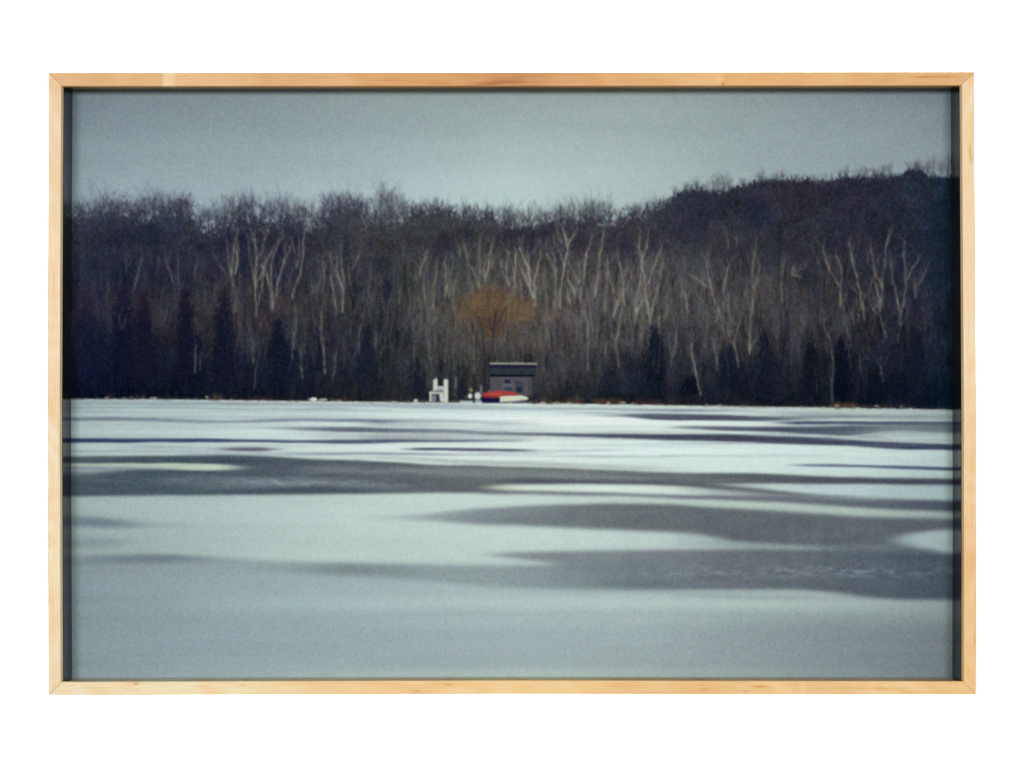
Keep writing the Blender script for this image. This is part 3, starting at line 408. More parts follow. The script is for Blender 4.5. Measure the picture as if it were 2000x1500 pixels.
    streak([(130, 878, 883, .35), (300, 879, 883, .3), (420, 880, 890, .25), (560, 883, 890, .35), (700, 884, 887, .75), (820, 884.5, 888, .7), (900, 887, 890.5, .5), (1000, 889, 891.5, .3), (1250, 888, 890, .12)], (144, 152, 164), 1.4, 1.4)
    streak([(785, 875, 879, 0), (815, 874.5, 879.5, .85), (880, 875.5, 880, .95), (960, 876.5, 881, .95), (1020, 877.5, 881, .7), (1060, 878, 880.5, 0)], (88, 84, 104), 1.3, 1.3)
    streak([(1290, 888.5, 891.5, .7), (1400, 888.5, 891, .5), (1560, 888, 891, .5), (1700, 888, 891, 0)], (176, 192, 196), 1.2, 1.2)
    streak([(1535, 907, 909, 0), (1570, 907, 910, .7), (1640, 908, 911.5, .85), (1750, 910, 914.5, .95), (1880, 913.5, 919, 1)], [(116, 118, 146), (96, 98, 124), (78, 80, 106)], 1.2, 1.3)
    streak([(560, 846, 850, 0), (640, 846, 856, .4), (760, 846, 857, .6), (880, 848, 858, .5), (1000, 851, 858, .35), (1080, 852, 858, 0)], (150, 158, 160), 3, 3)
    streak([(1120, 841, 846, 0), (1200, 841, 847, .35), (1330, 842, 848, .3), (1450, 845, 851, 0)], (160, 170, 170), 2.5, 2)
    streak([(640, 888, 892, 0), (760, 890, 897, .4), (900, 898, 906, .5), (1050, 902, 911, .5), (1250, 910, 920, .4), (1400, 918, 924, 0)], (158, 168, 164), 4, 4)
    streak([(1000, 868, 871, 0), (1150, 869, 872, .25), (1400, 872, 875, .2), (1600, 876, 879, 0)], (180, 194, 194), 1.5, 1.5)
    streak([(1440, 808, 812, 0), (1560, 808, 814, .5), (1700, 810, 817, .5), (1880, 812, 819, .35)], (134, 142, 148), 1.8, 2)
    for i in range(90):
        x = rng.uniform(60, 1800); ln = rng.uniform(120, 520); y = rng.uniform(788, 892); t = rng.uniform(.6, 1.6)
        streak([(max(130, x), y - t, y + t, 0), (max(131, x + ln * .4), y - t, y + t + .3, rng.uniform(.12, .42)), (min(1880, x + ln), y + .5 - t, y + .5 + t, 0)], (126, 136, 148) if rng.random() < .7 else (226, 238, 230), 1.1, 1.4)
    # the two broad dark bands of clear ice
    streak([(130, 892, 969), (300, 890.5, 968), (440, 889, 967), (500, 890, 966.5), (540, 892, 966), (600, 896.5, 965.5), (700, 898.5, 964), (780, 903, 963), (850, 908, 963), (960, 910.5, 963), (1010, 911.5, 960.5), (1060, 913, 959.5), (1150, 917, 961), (1300, 923.5, 964), (1420, 924, 966), (1500, 925.5, 968), (1590, 930, 970), (1700, 932.5, 972), (1880, 935.5, 985)],
           [(84, 92, 100), (78, 86, 96), (88, 92, 101), (100, 103, 108), (105, 107, 109), (106, 107, 108), (94, 95, 101), (82, 83, 94), (66, 67, 82)], 2.8, 2.4)
    streak([(130, 905, 911.5), (200, 905.5, 912), (300, 906, 914.5), (400, 906, 918, .98), (440, 908, 917.5, .8), (470, 911, 916.5, .35), (500, 913, 915, 0)], [(172, 184, 168), (182, 196, 180), (192, 208, 194)], 1.8, 3.2)
    streak([(130, 911, 921, 1), (170, 911, 924, .95), (230, 911, 918, .75), (300, 911.5, 914, .4), (340, 912, 915, 0)], (148, 162, 162), 1.5, 5)
    streak([(130, 912.5, 916, .55), (240, 913.5, 917, .5), (320, 915, 918, .25)], (122, 132, 144), 1.2, 1.2)
    streak([(130, 921, 930, .5), (180, 921, 927, .3), (260, 918, 922, 0)], (122, 134, 136), 4, 4)
    for q in [([(280, 928, 948, 0), (340, 928, 950, .35), (440, 930, 954, .45), (520, 934, 952, .8), (600, 934, 950, .8), (680, 938, 952, .6), (740, 944, 956, .5), (800, 944, 956, 0)], (128, 139, 143)), ([(560, 910, 920, 0), (640, 912, 922, .55), (720, 914, 924, .6), (800, 915, 926, .75), (900, 916, 930, .75), (960, 917, 931, .8), (1030, 918, 932, .75), (1120, 922, 936, .7), (1220, 928, 938, .7), (1320, 931, 940, .5), (1420, 934, 942, .2), (1500, 936, 944, 0)], (134, 142, 142))]:
        streak(q[0], q[1], 6, 6, .9, 2.2)
    streak([(350, 897, 904, 0), (420, 896, 903, .5), (480, 897, 904, .4), (560, 900, 908, 0)], (66, 70, 88), 3, 3)
    streak([(440, 958, 965, 0), (520, 954, 965, .6), (640, 954, 964, .6), (760, 957, 963, .3), (820, 958, 963, 0)], (76, 80, 94), 3, 2)
    streak([(960, 938, 944, 0), (1010, 936, 944, .7), (1120, 938, 944, .7), (1300, 942, 947, .6), (1380, 944, 948, .2)], (84, 84, 100), 3, 1.6)
    # bright wedge right of centre
    streak([(935, 950, 953, 0), (965, 947.5, 956.5, .8), (1000, 946, 958, 1), (1060, 945.5, 959, 1), (1200, 946, 962.5, 1), (1300, 948, 966), (1320, 949.5, 966.5, .95), (1370, 953, 966, .75), (1440, 958, 968, .55), (1520, 963, 969, .35), (1580, 966, 969, 0)], [(196, 210, 194), (214, 229, 219), (206, 221, 212), (180, 194, 186)], 2.4, 2.2)
    streak([(1385, 944, 948, 0), (1420, 944.5, 949, .8), (1500, 944, 957, 1), (1560, 944.5, 963.5, 1), (1650, 945, 970, 1), (1750, 946.5, 975, 1), (1880, 948, 979, 1)], [(184, 198, 186), (188, 205, 200), (182, 200, 200), (170, 190, 190), (162, 182, 182)], 1.9, 3)
    # the dark line running off to the right under it
    streak([(940, 957.5, 964, .9), (1010, 959, 965, .85), (1100, 961, 966.5, .9), (1200, 963, 967.5, .85), (1300, 966, 972, .8), (1440, 969, 977, .85), (1520, 969, 980, .8), (1600, 972, 985, .85), (1700, 975, 992, .95), (1880, 981, 999, 1)], [(118, 118, 126), (122, 124, 132), (116, 118, 128), (102, 106, 114), (78, 80, 96)], 1.7, 2.2)
    streak([(1560, 966, 972, 0), (1620, 968, 976, .6), (1720, 972, 979, .5), (1800, 975, 982, 0)], (128, 138, 136), 3, 3)
    # second great wedge
    streak([(690, 1008, 1014, 0), (740, 1008, 1015, .22), (800, 1006, 1016, .42), (850, 1003.5, 1018, .6), (900, 997, 1022, .78), (940, 993, 1025, .88), (1000, 989.5, 1026, .95), (1090, 985.5, 1030), (1200, 983.5, 1035), (1300, 984.5, 1039), (1380, 989.5, 1046), (1440, 993.5, 1059), (1560, 1000.5, 1066), (1680, 1009, 1078), (1740, 1011, 1078), (1880, 1014, 1084)],
           [(136, 147, 150), (122, 130, 135), (118, 124, 128), (111, 114, 118), (104, 107, 112), (101, 104, 110), (99, 102, 108), (92, 97, 105)], 3.2, 4)
    streak([(860, 1000, 1012, 0), (950, 996, 1008, .25), (1050, 992, 1000, .15), (1120, 990, 996, 0)], (150, 160, 160), 4, 4)
    streak([(1380, 1052, 1070, 0), (1440, 1058, 1071, .75), (1500, 1062, 1072, .6), (1560, 1065, 1073, .35), (1640, 1064, 1072, .28), (1740, 1064, 1073, .35), (1800, 1066, 1073, .2)], (132, 146, 146), 3.5, 2.5)
    streak([(1300, 1034, 1070, .0), (1301, 1040, 1070, .0), (1340, 1046, 1070, .85), (1400, 1054, 1071, .5), (1440, 1060, 1071, .1)], (160, 176, 172), 5, 3)
    # bright tongue on the right margin
    streak([(1735, 1052, 1056, 0), (1752, 1046, 1062, .75), (1775, 1042, 1066, .95), (1800, 1038.5, 1070, 1), (1830, 1035.5, 1076, 1), (1880, 1032, 1087, 1)], [(158, 176, 176), (166, 184, 183), (160, 178, 178)], 3.4, 3.6)
    # third wedge and the mottled ice
    streak([(935, 1082, 1086, 0), (965, 1080.5, 1087, .6), (1000, 1079, 1090, .85), (1060, 1077.5, 1096, .9), (1100, 1076.5, 1104, .9), (1150, 1076, 1122, .9), (1190, 1075.5, 1144, .85), (1230, 1075, 1150, .9), (1350, 1073.5, 1153), (1440, 1072.5, 1152), (1560, 1073, 1151), (1640, 1074, 1158), (1690, 1076, 1167), (1760, 1078, 1171), (1880, 1084, 1173)],
           [(124, 129, 138), (123, 128, 134), (119, 124, 129), (115, 119, 126), (105, 109, 116), (99, 103, 111), (88, 94, 103), (76, 84, 95)], 2.8, 3.6)
    streak([(1000, 1100, 1118, 0), (1080, 1104, 1134, .35), (1160, 1106, 1144, .5), (1260, 1108, 1138, .45), (1340, 1106, 1126, .25), (1400, 1104, 1120, 0)], (136, 149, 150), 7, 8)
    streak([(1290, 1154, 1158, 0), (1350, 1152.5, 1158, .5), (1450, 1153, 1158.5, .75), (1560, 1154, 1160.5, .75), (1640, 1160, 1164, .3), (1680, 1163, 1166, 0)], (166, 182, 176), 2, 3)
    streak([(1300, 1159, 1164, .2), (1400, 1162, 1167, .45), (1560, 1165, 1171, .4), (1660, 1170, 1176, 0)], (140, 154, 156), 3, 4)
    # left margin blotches, the long soft edge
    streak([(130, 1010, 1027, .62), (180, 1010, 1029, .75), (215, 1014, 1031, .8), (260, 1019, 1030, .55), (300, 1022, 1029, .25), (360, 1024, 1030, .1), (420, 1025, 1030, 0)], (106, 116, 128), 5, 5)
    streak([(130, 1052, 1070, .45), (180, 1051, 1071, .5), (225, 1052, 1066, .38), (270, 1054, 1062, 0)], (120, 133, 142), 4, 6)
    streak([(130, 1085, 1104, .35), (190, 1084, 1104, .65), (260, 1083, 1101, .85), (330, 1083.5, 1100, .9), (400, 1086, 1101, .62), (480, 1090, 1104, .35), (560, 1095, 1118, .25), (620, 1098, 1122, .45), (680, 1099, 1124, .66), (760, 1101, 1128, .58), (860, 1104, 1138, .5), (980, 1106, 1148, .62), (1100, 1104, 1151, .8), (1200, 1100, 1152, .95), (1300, 1100, 1152, .9), (1360, 1100, 1152, 0)], [(110, 121, 131), (106, 116, 127), (122, 132, 138), (112, 122, 124), (124, 136, 138), (128, 140, 143), (118, 129, 133), (104, 113, 118)], 3.4, 7)
    streak([(130, 1165, 1176, .4), (250, 1167, 1176, .3), (340, 1168, 1175, 0)], (126, 141, 148), 5, 7)
    wb = sm((GY - 900) / 60)[..., None]; wc = sm((GY - 960) / 60)[..., None]; lake = blur(lake, 8, 1.1) * (1 - wb) + (blur(lake, 14, 2.2) * (1 - wc) + blur(lake, 16, 3.2) * wc) * wb; lake = lake + (vnoise(14, 2.4) * 1.1 + vnoise(50, 3.2) * 1.2)[..., None] * (1 - wc * .7)
    mot = np.clip(blur(vnoise(13, 6) * .45 + vnoise(6, 4) * .35, 3, 1.2) + .35, 0, 1.1) * np.exp(-((GY - 1117) / 12) ** 2) * np.interp(GX, [1180, 1320, 1500, 1640, 1720, 1868], [0, .55, .85, 1, .8, .5])
    lake = lake + mot[..., None] * np.array([27, 30, 30])
    mot = np.clip(blur(vnoise(15, 5) * .45 + vnoise(7, 3) * .35, 3, 1.0) + .35, 0, 1.1) * np.exp(-((GY - 941) / 10) ** 2) * np.interp(GX, [150, 330, 560, 760, 860], [.15, .4, .8, .6, 0])
    lake = lake + mot[..., None] * np.array([24, 27, 28])
    vert = np.clip(vnoise(16, 400) * 1.0 + vnoise(40, 300), -2, 2) * np.exp(-((GY - 1060) / 75) ** 2) * np.interp(GX, [900, 1150, 1700, 1868], [0, 1, 1, .4]); lake = lake + vert[..., None] * 1.5
    # snowy edge of the shore
    shore = np.interp(cols, shx, shy)
    bump = np.convolve(np.pad(np.abs(np.random.default_rng(5).standard_normal(CW)), 6, mode='edge'), np.hanning(13) / 6.5, 'valid')[:CW]
    shore = shore - np.clip(bump - .95, 0, 1) * 5
    m = sm((GY - shore[None, :]) / 2.2 + .5)
    rim = np.exp(-((GY - shore[None, :] - 1.5) / 1.8) ** 2) * .4
    lake = over(lake, (205, 214, 200), rim * np.interp(GX, [140, 500, 1300, 1866], [.5, .9, .9, .4]))
    img = img * (1 - m[..., None]) + lake * m[..., None]

    # ------------------------------------------------------------ what stands on the shore
    def poly(img, pts, col, a=1.0, f=.9):
        pts = np.array(pts, float); x0, x1 = int(pts[:, 0].min() - PX0 - 4), int(pts[:, 0].max() - PX0 + 5); y0, y1 = int(pts[:, 1].min() - PY0 - 4), int(pts[:, 1].max() - PY0 + 5)
        X = GX[y0:y1, x0:x1]; Y = GY[y0:y1, x0:x1]; cov = 0
        for ox in (-.33, 0, .33):
            for oy in (-.33, 0, .33):
                ins = np.zeros(X.shape, bool); n = len(pts)
                for i in range(n):
                    (ax, ay), (bx_, by_) = pts[i], pts[(i + 1) % n]
                    if ay == by_: continue
                    c = ((ay > Y + oy) != (by_ > Y + oy)) & (X + ox < (bx_ - ax) * (Y + oy - ay) / (by_ - ay) + ax); ins ^= c
                cov = cov + ins / 9.0
        cov = blur(cov.astype(float), f, f)[..., None] * a
        img[y0:y1, x0:x1] = img[y0:y1, x0:x1] * (1 - cov) + np.array(col, float) * cov
    def rect(img, x0, y0, x1, y1, col, a=1.0, f=.9): poly(img, [(x0, y0), (x1, y0), (x1, y1), (x0, y1)], col, a, f)
    def oval(img, cx, cy, rx_, ry_, col, a=1.0, f=.9): poly(img, [(cx + rx_ * np.cos(t), cy + ry_ * np.sin(t)) for t in np.linspace(0, 6.283, 17)[:-1]], col, a, f)
    # hut
    poly(img, [(957, 734), (1040, 734), (1040, 774), (957, 768)], (82, 80, 84), .92, 1.5)
    rect(img, 1034, 736, 1048, 774, (52, 54, 56), .5, 2.5)
    rect(img, 957, 717, 1046, 732, (40, 52, 57), .92, 1.5)
    rect(img, 957, 712.4, 1047, 718, (27, 27, 50), .95, .9)
    rect(img, 957, 731.6, 1043, 735.6, (14, 16, 34), 1, .8)
    poly(img, [(956, 707.8), (1049, 708.8), (1049, 712.6), (956, 711.8)], (148, 150, 136), .98, .7)
    oval(img, 1006, 707.5, 3, 1.6, (140, 142, 128), .7, .7)
    rect(img, 982, 740, 1001, 763, (102, 98, 106), .7, 1.0)
    rect(img, 984.5, 741.5, 998, 749, (32, 36, 58), .9, 1.1); rect(img, 984.5, 750, 998, 755.5, (84, 100, 102), .9, .8); rect(img, 984.5, 756.5, 1000, 763, (48, 62, 76), .95, .9)
    rect(img, 1005, 741, 1024, 768, (86, 82, 90), .6, 1.0)
    rect(img, 1007.5, 744, 1021, 754, (46, 58, 70), .9, 1.2); rect(img, 1008, 755.5, 1021, 767, (24, 40, 58), .9, 1.2); rect(img, 1020, 756, 1023.5, 758.5, (104, 70, 88), .6, .8)
    # ground in front
    rect(img, 822, 782.5, 902, 786.2, (112, 98, 106), .75, 1.0)
    rect(img, 940, 784, 1050, 787.5, (110, 104, 116), .8, 1.0)
    rect(img, 1040, 768, 1056, 788, (38, 34, 50), .7, 1.6)
    for (x, y0, y1, w_, a) in [(880, 722, 784, 4, .75), (896, 716, 782, 5, .7), (908, 740, 782, 4, .65), (926, 728, 776, 3.4, .8), (901, 748, 782, 9, .6), (860, 700, 752, 6, .6), (947, 700, 768, 4.5, .7), (954, 690, 766, 3.4, .6)]:
        rect(img, x - w_ / 2, y0, x + w_ / 2, y1, (32, 32, 44), a, 1.1)
    rect(img, 888, 736, 892.5, 758, (100, 104, 116), .75, 1.3); rect(img, 937, 753, 942, 775, (112, 110, 114), .8, 1.2)
    # boat under its red sheet
    poly(img, [(941.5, 775), (976.5, 775), (976.5, 786), (942, 786)], (14, 20, 54), 1, .9)
    poly(img, [(976, 773), (1000, 772.2), (1018, 772), (1028, 774.5), (1033, 778), (1030, 781), (1014, 783), (990, 785), (976.5, 785.6)], (206, 213, 190), 1, .8)
    poly(img, [(977, 784), (1000, 783), (1026, 780.5), (1028, 783), (1000, 786.5), (978, 787)], (128, 118, 130), .7, .9)
    poly(img, [(943, 767.2), (956, 766), (968, 763.6), (984, 762.8), (998, 765.2), (1010, 768), (1019, 770.5), (1010, 772.2), (990, 772.6), (977, 774), (976, 777), (960, 777.4), (943, 775.8)], (164, 62, 58), 1, 1.0)
    poly(img, [(944, 773.5), (960, 774.5), (975, 775), (975, 777), (944, 776.5)], (104, 40, 56), .8, .8)
    poly(img, [(950, 768.5), (975, 767.5), (985, 768.5), (974, 771.5), (952, 771)], (184, 82, 70), .7, 1.0)
    oval(img, 955.5, 764.5, 1.4, 3, (120, 130, 112), .8, .8)
    # tall white double seat
    W = (196, 203, 188); S = (122, 126, 136)
    rect(img, 846, 741, 854.8, 764, W, 1, .8); poly(img, [(848.5, 741.5), (851.8, 736), (854.6, 741.5)], W, .8, .7)
    rect(img, 866.4, 741.6, 875.2, 786, W, 1, .8); oval(img, 870.8, 741.6, 4, 1.6, W, .9, .7)
    rect(img, 854, 754, 867, 764, (176, 183, 176), 1, .8); rect(img, 850, 761, 865, 764.4, (122, 122, 142), .9, .8)
    rect(img, 838.6, 765.2, 866, 769.6, W, 1, .8); rect(img, 838.6, 766, 843, 784.6, W, 1, .8); rect(img, 843, 770.6, 853.4, 784.6, S, .95, .8); rect(img, 851.5, 770.2, 859, 785.4, (56, 54, 66), 1, .7)
    poly(img, [(857.6, 769), (866, 769), (867, 785), (860, 785)], (196, 203, 190), 1, .8)
    oval(img, 844, 764, 2.2, 1.4, W, .8, .8)
    # tubs, a plank and a small figure-like post
    rect(img, 898, 782.6, 941, 788.6, (184, 200, 194), .95, 1.1)
    oval(img, 918.3, 773.4, 4.4, 5.2, (206, 214, 204), 1, 1.0); oval(img, 932.8, 773.5, 6.2, 7.6, (198, 208, 200), 1, 1.1); oval(img, 933.5, 782, 5, 3.5, (150, 150, 158), .7, 1.0)
    oval(img, 920, 762, 3, 3.6, (172, 138, 96), .9, .9); oval(img, 917, 758, 3, 3, (110, 104, 96), .5, .9); rect(img, 923.6, 776, 928, 787, (56, 50, 70), .9, .9); oval(img, 910, 776, 3, 3, (120, 128, 118), .5, 1.2)
    # snow heaps
    for (cx, cy, rx_, ry_, a) in [(613, 780.5, 7, 4.6, 1), (631, 781, 9, 3, .75), (606, 780, 5, 2.5, .6), (662, 783, 7, 1.8, .55), (812, 782.5, 4.5, 3.2, .95), (1062, 787, 5, 2, .7), (1088, 787.5, 8, 1.8, .55), (1112, 787.5, 5, 2, .75), (1188, 788, 4, 2.4, .8), (1216, 786.5, 7, 2.2, .5), (1236, 788, 5, 2, .5), (404, 776, 4, 2.2, .65), (300, 777.5, 9, 2, .65), (208, 777, 4, 1.8, .6), (243, 777.8, 5, 1.6, .55), (1380, 791, 4, 2, .55), (1406, 791.5, 7, 2, .6), (1760, 795, 3, 4, .35), (1635, 792.5, 5, 2, .5), (1712, 793, 5, 2, .45)]:
        oval(img, cx, cy, rx_, ry_, (214, 216, 200), a, 1.0)

    bk = Layer()
    for i in range(900):
        x = rng.uniform(140, 1868); yb = np.interp(x, shx, shy) + rng.uniform(-2.5, 1.8) * (1 + .6 * np.sin(x / 17) * np.sin(x / 41))
        c = np.array([84, 68, 62]) * rng.uniform(.45, 1.25) if rng.random() < .75 else np.array([176, 180, 170])
        if 836 < x < 1040: continue
        bk.stroke([(x - rng.uniform(1, 6), yb), (x + rng.uniform(1, 6), yb + rng.uniform(-.6, .6))], 1.4, c, rng.uniform(.2, .8))
    img = bk.render(img, 1.0, .8)
    # ------------------------------------------------------------ softness of the print, film grain
    img = blur(img, .8, .85)
    r2 = np.random.default_rng(11)
    L = img.mean(-1)
    g = blur(r2.standard_normal((CH, CW)), .9, .9) * 5.2 + vnoise(3.2, 3.2, r2) * 1.3
    amp = np.interp(L, [0, 60, 160, 230], [1.0, 1.25, 1.0, .6])
    chroma = np.stack([blur(r2.standard_normal((CH, CW)), 1.6, 1.6) * 5.0 + vnoise(9, 9, r2) * 1.2 for k in range(3)], -1)
    chroma -= chroma.mean(-1, keepdims=True)
    img = img + (g * amp * 1.5)[..., None] + chroma * (amp * .9)[..., None]
    # dust specks and two hairline scratches
    nsp = 70; xs_ = r2.choice([0, 1], nsp, p=[.7, .3]); 
    for i in range(nsp):
        x = 142 + abs(r2.normal(0, 26)) if xs_[i] == 0 else r2.uniform(160, 1840); y = r2.uniform(430, 770) if xs_[i] == 0 else r2.uniform(300, 1300)
        ix, iy = int(x - PX0), int(y - PY0); img[iy:iy + 1 + (i % 9 == 0), ix:ix + 1 + (i % 7 == 0)] += r2.uniform(18, 75)
    return np.clip(img, 3, 250)

# ================================================================== building the thing
def lin(c):
    c = np.asarray(c, float) / 255.0
    return np.where(c <= .04045, c / 12.92, ((c + .055) / 1.055) ** 2.4)

# the timber is not dead straight: small bows of each rail, in units
def warp(x, y):
    fl = np.interp(y, [142, 400, 750, 920, 1357], [0, -1.4, -3.0, -2.9, -1.0]); fr = np.interp(y, [142, 340, 820, 1040, 1357], [0, 1.0, 4.1, 4.4, 3.6])
    ft = np.interp(x, [94, 1000, 1904], [.2, -.2, -1.3]); fb = np.interp(x, [94, 150, 1000, 1904], [1.4, 1.9, -.8, .9])
    u = np.clip((x - 94.5) / 1809.5, 0, 1); v = np.clip((y - 142) / 1215.0, 0, 1)
    return x + fl * (1 - u) + fr * u, y + ft * (1 - v) + fb * v

def world(x, y, z):
    """ruling units (x right, y down, z back from the frame's face) -> metres, before the frame's own origin"""
    x, y = warp(np.asarray(x, float), np.asarray(y, float))
    return (x - CX) * U, np.asarray(z, float) * U, -(y - CY) * U

def mesh_obj(name, verts, faces, mat, parent=None, smooth=False):
    me = bpy.data.meshes.new(name); me.from_pydata([tuple(v) for v in verts], [], faces); me.update()
    bm = bmesh.new(); bm.from_mesh(me); bmesh.ops.recalc_face_normals(bm, faces=bm.faces); bm.to_mesh(me); bm.free()
    o = bpy.data.objects.new(name, me); S.collection.objects.link(o)
    if mat: me.materials.append(mat)
    if parent: o.parent = parent
    if smooth: me.polygons.foreach_set('use_smooth', [True] * len(me.polygons))
    return o

def new_mat(name):
    m = bpy.data.materials.new(name); m.use_nodes = True; nt = m.node_tree; nt.nodes.clear()
    out = nt.nodes.new('ShaderNodeOutputMaterial'); return m, nt, out

# ------------------------------------------------------------------ materials
def wood_mat(name, vertical):
    m, nt, out = new_mat(name); N = nt.nodes; K = nt.links
    p = N.new('ShaderNodeBsdfPrincipled'); K.new(p.outputs[0], out.inputs[0]); p.inputs['Roughness'].default_value = .48; p.inputs['Specular IOR Level'].default_value = .25
    tone = N.new('ShaderNodeAttribute'); tone.attribute_name = 'tone'
    tc = N.new('ShaderNodeTexCoord'); mp = N.new('ShaderNodeMapping'); K.new(tc.outputs['Object'], mp.inputs[0])
    mp.inputs['Scale'].default_value = (900, 200, 26) if vertical else (26, 200, 900)
    n1 = N.new('ShaderNodeTexNoise'); n1.inputs['Scale'].default_value = 1.0; n1.inputs['Detail'].default_value = 4; n1.inputs['Roughness'].default_value = .62; K.new(mp.outputs[0], n1.inputs[0])
    mp2 = N.new('ShaderNodeMapping'); K.new(tc.outputs['Object'], mp2.inputs[0]); mp2.inputs['Scale'].default_value = (2600, 600, 240) if vertical else (240, 600, 2600)
    n2 = N.new('ShaderNodeTexNoise'); n2.inputs['Scale'].default_value = 1.0; n2.inputs['Detail'].default_value = 2; K.new(mp2.outputs[0], n2.inputs[0])
    r1 = N.new('ShaderNodeMapRange'); r1.inputs['From Min'].default_value = .25; r1.inputs['From Max'].default_value = .75; r1.inputs['To Min'].default_value = .90; r1.inputs['To Max'].default_value = 1.07; K.new(n1.outputs[0], r1.inputs[0])
    r2 = N.new('ShaderNodeMapRange'); r2.inputs['From Min'].default_value = .2; r2.inputs['From Max'].default_value = .8; r2.inputs['To Min'].default_value = .92; r2.inputs['To Max'].default_value = 1.07; K.new(n2.outputs[0], r2.inputs[0])
    mu = N.new('ShaderNodeMath'); mu.operation = 'MULTIPLY'; K.new(r1.outputs[0], mu.inputs[0]); K.new(r2.outputs[0], mu.inputs[1])
    # darker grain is also redder
    g = N.new('ShaderNodeCombineColor')
    for i, e in enumerate((.75, 1.15, 1.8)):
        pw = N.new('ShaderNodeMath'); pw.operation = 'POWER'; pw.inputs[1].default_value = e; K.new(mu.outputs[0], pw.inputs[0]); K.new(pw.outputs[0], g.inputs[i])
    mx = N.new('ShaderNodeMix'); mx.data_type = 'RGBA'; mx.blend_type = 'MULTIPLY'; mx.inputs[0].default_value = 1; K.new(tone.outputs['Color'], mx.inputs[6]); K.new(g.outputs[0], mx.inputs[7]); K.new(mx.outputs[2], p.inputs['Base Color'])
    bp = N.new('ShaderNodeBump'); bp.inputs['Strength'].default_value = .12; bp.inputs['Distance'].default_value = .0002; K.new(n2.outputs[0], bp.inputs['Height']); K.new(bp.outputs[0], p.inputs['Normal'])
    return m
WOOD_V = wood_mat('maple_grain_upright', True); WOOD_H = wood_mat('maple_grain_level', False)

def plain(name, col, rough, spec=.5, noise=0.0, scale=400):
    m, nt, out = new_mat(name); N = nt.nodes; K = nt.links
    p = N.new('ShaderNodeBsdfPrincipled'); K.new(p.outputs[0], out.inputs[0]); p.inputs['Roughness'].default_value = rough; p.inputs['Specular IOR Level'].default_value = spec
    tc = N.new('ShaderNodeTexCoord'); n = N.new('ShaderNodeTexNoise'); n.inputs['Scale'].default_value = scale; n.inputs['Detail'].default_value = 3; K.new(tc.outputs['Object'], n.inputs[0])
    r = N.new('ShaderNodeMapRange'); r.inputs['To Min'].default_value = 1 - noise; r.inputs['To Max'].default_value = 1 + noise; K.new(n.outputs[0], r.inputs[0])
    mx = N.new('ShaderNodeVectorMath'); mx.operation = 'SCALE'; mx.inputs[0].default_value = col; K.new(r.outputs[0], mx.inputs['Scale']); K.new(mx.outputs[0], p.inputs['Base Color'])
    return m, p
SPACER, _p = plain('black_lacquered_spacer', (.012, .0125, .014), .10, .5, .25, 900)
BOARD, _ = plain('grey_backing_board', (.22, .20, .17), .8, .3, .1, 60)
PAPER, _ = plain('white_paper_backdrop', (.86, .86, .86), .9, .1, .01, 3)
METAL, _m = plain('zinc_plate', (.5, .5, .5), .35, .5, .05, 200); _m.inputs['Metallic'].default_value = 1

GLASS, nt, out = new_mat('picture_glass'); N = nt.nodes; K = nt.links
fr = N.new('ShaderNodeFresnel'); fr.inputs[0].default_value = 1.012;   # coated against reflections
tr = N.new('ShaderNodeBsdfTransparent'); tr.inputs[0].default_value = (.978, .98, .982, 1)
gl = N.new('ShaderNodeBsdfGlossy'); gl.inputs['Roughness'].default_value = .08; mxs = N.new('ShaderNodeMixShader')
K.new(fr.outputs[0], mxs.inputs[0]); K.new(tr.outputs[0], mxs.inputs[1]); K.new(gl.outputs[0], mxs.inputs[2]); K.new(mxs.outputs[0], out.inputs[0])

PRINT, nt, out = new_mat('photographic_print'); N = nt.nodes; K = nt.links
p = N.new('ShaderNodeBsdfPrincipled'); K.new(p.outputs[0], out.inputs[0]); p.inputs['Roughness'].default_value = .9; p.inputs['Specular IOR Level'].default_value = 0
at = N.new('ShaderNodeAttribute'); at.attribute_name = 'ink'; K.new(at.outputs['Color'], p.inputs['Base Color'])

# ------------------------------------------------------------------ the framed picture
root = bpy.data.objects.new('framed_photograph', None); S.collection.objects.link(root); root.location = (0, 0, ZC)
root['label'] = 'landscape photograph of a snowy lake and bare wood in a pale maple frame behind glass'; root['category'] = 'framed picture'

XL, XR, YT, YB = 121.5, 1876.8, 168.2, 1329.8        # sight edge of the frame
RW = 26.8; LIP = 10.0; DEPTH = 94.0
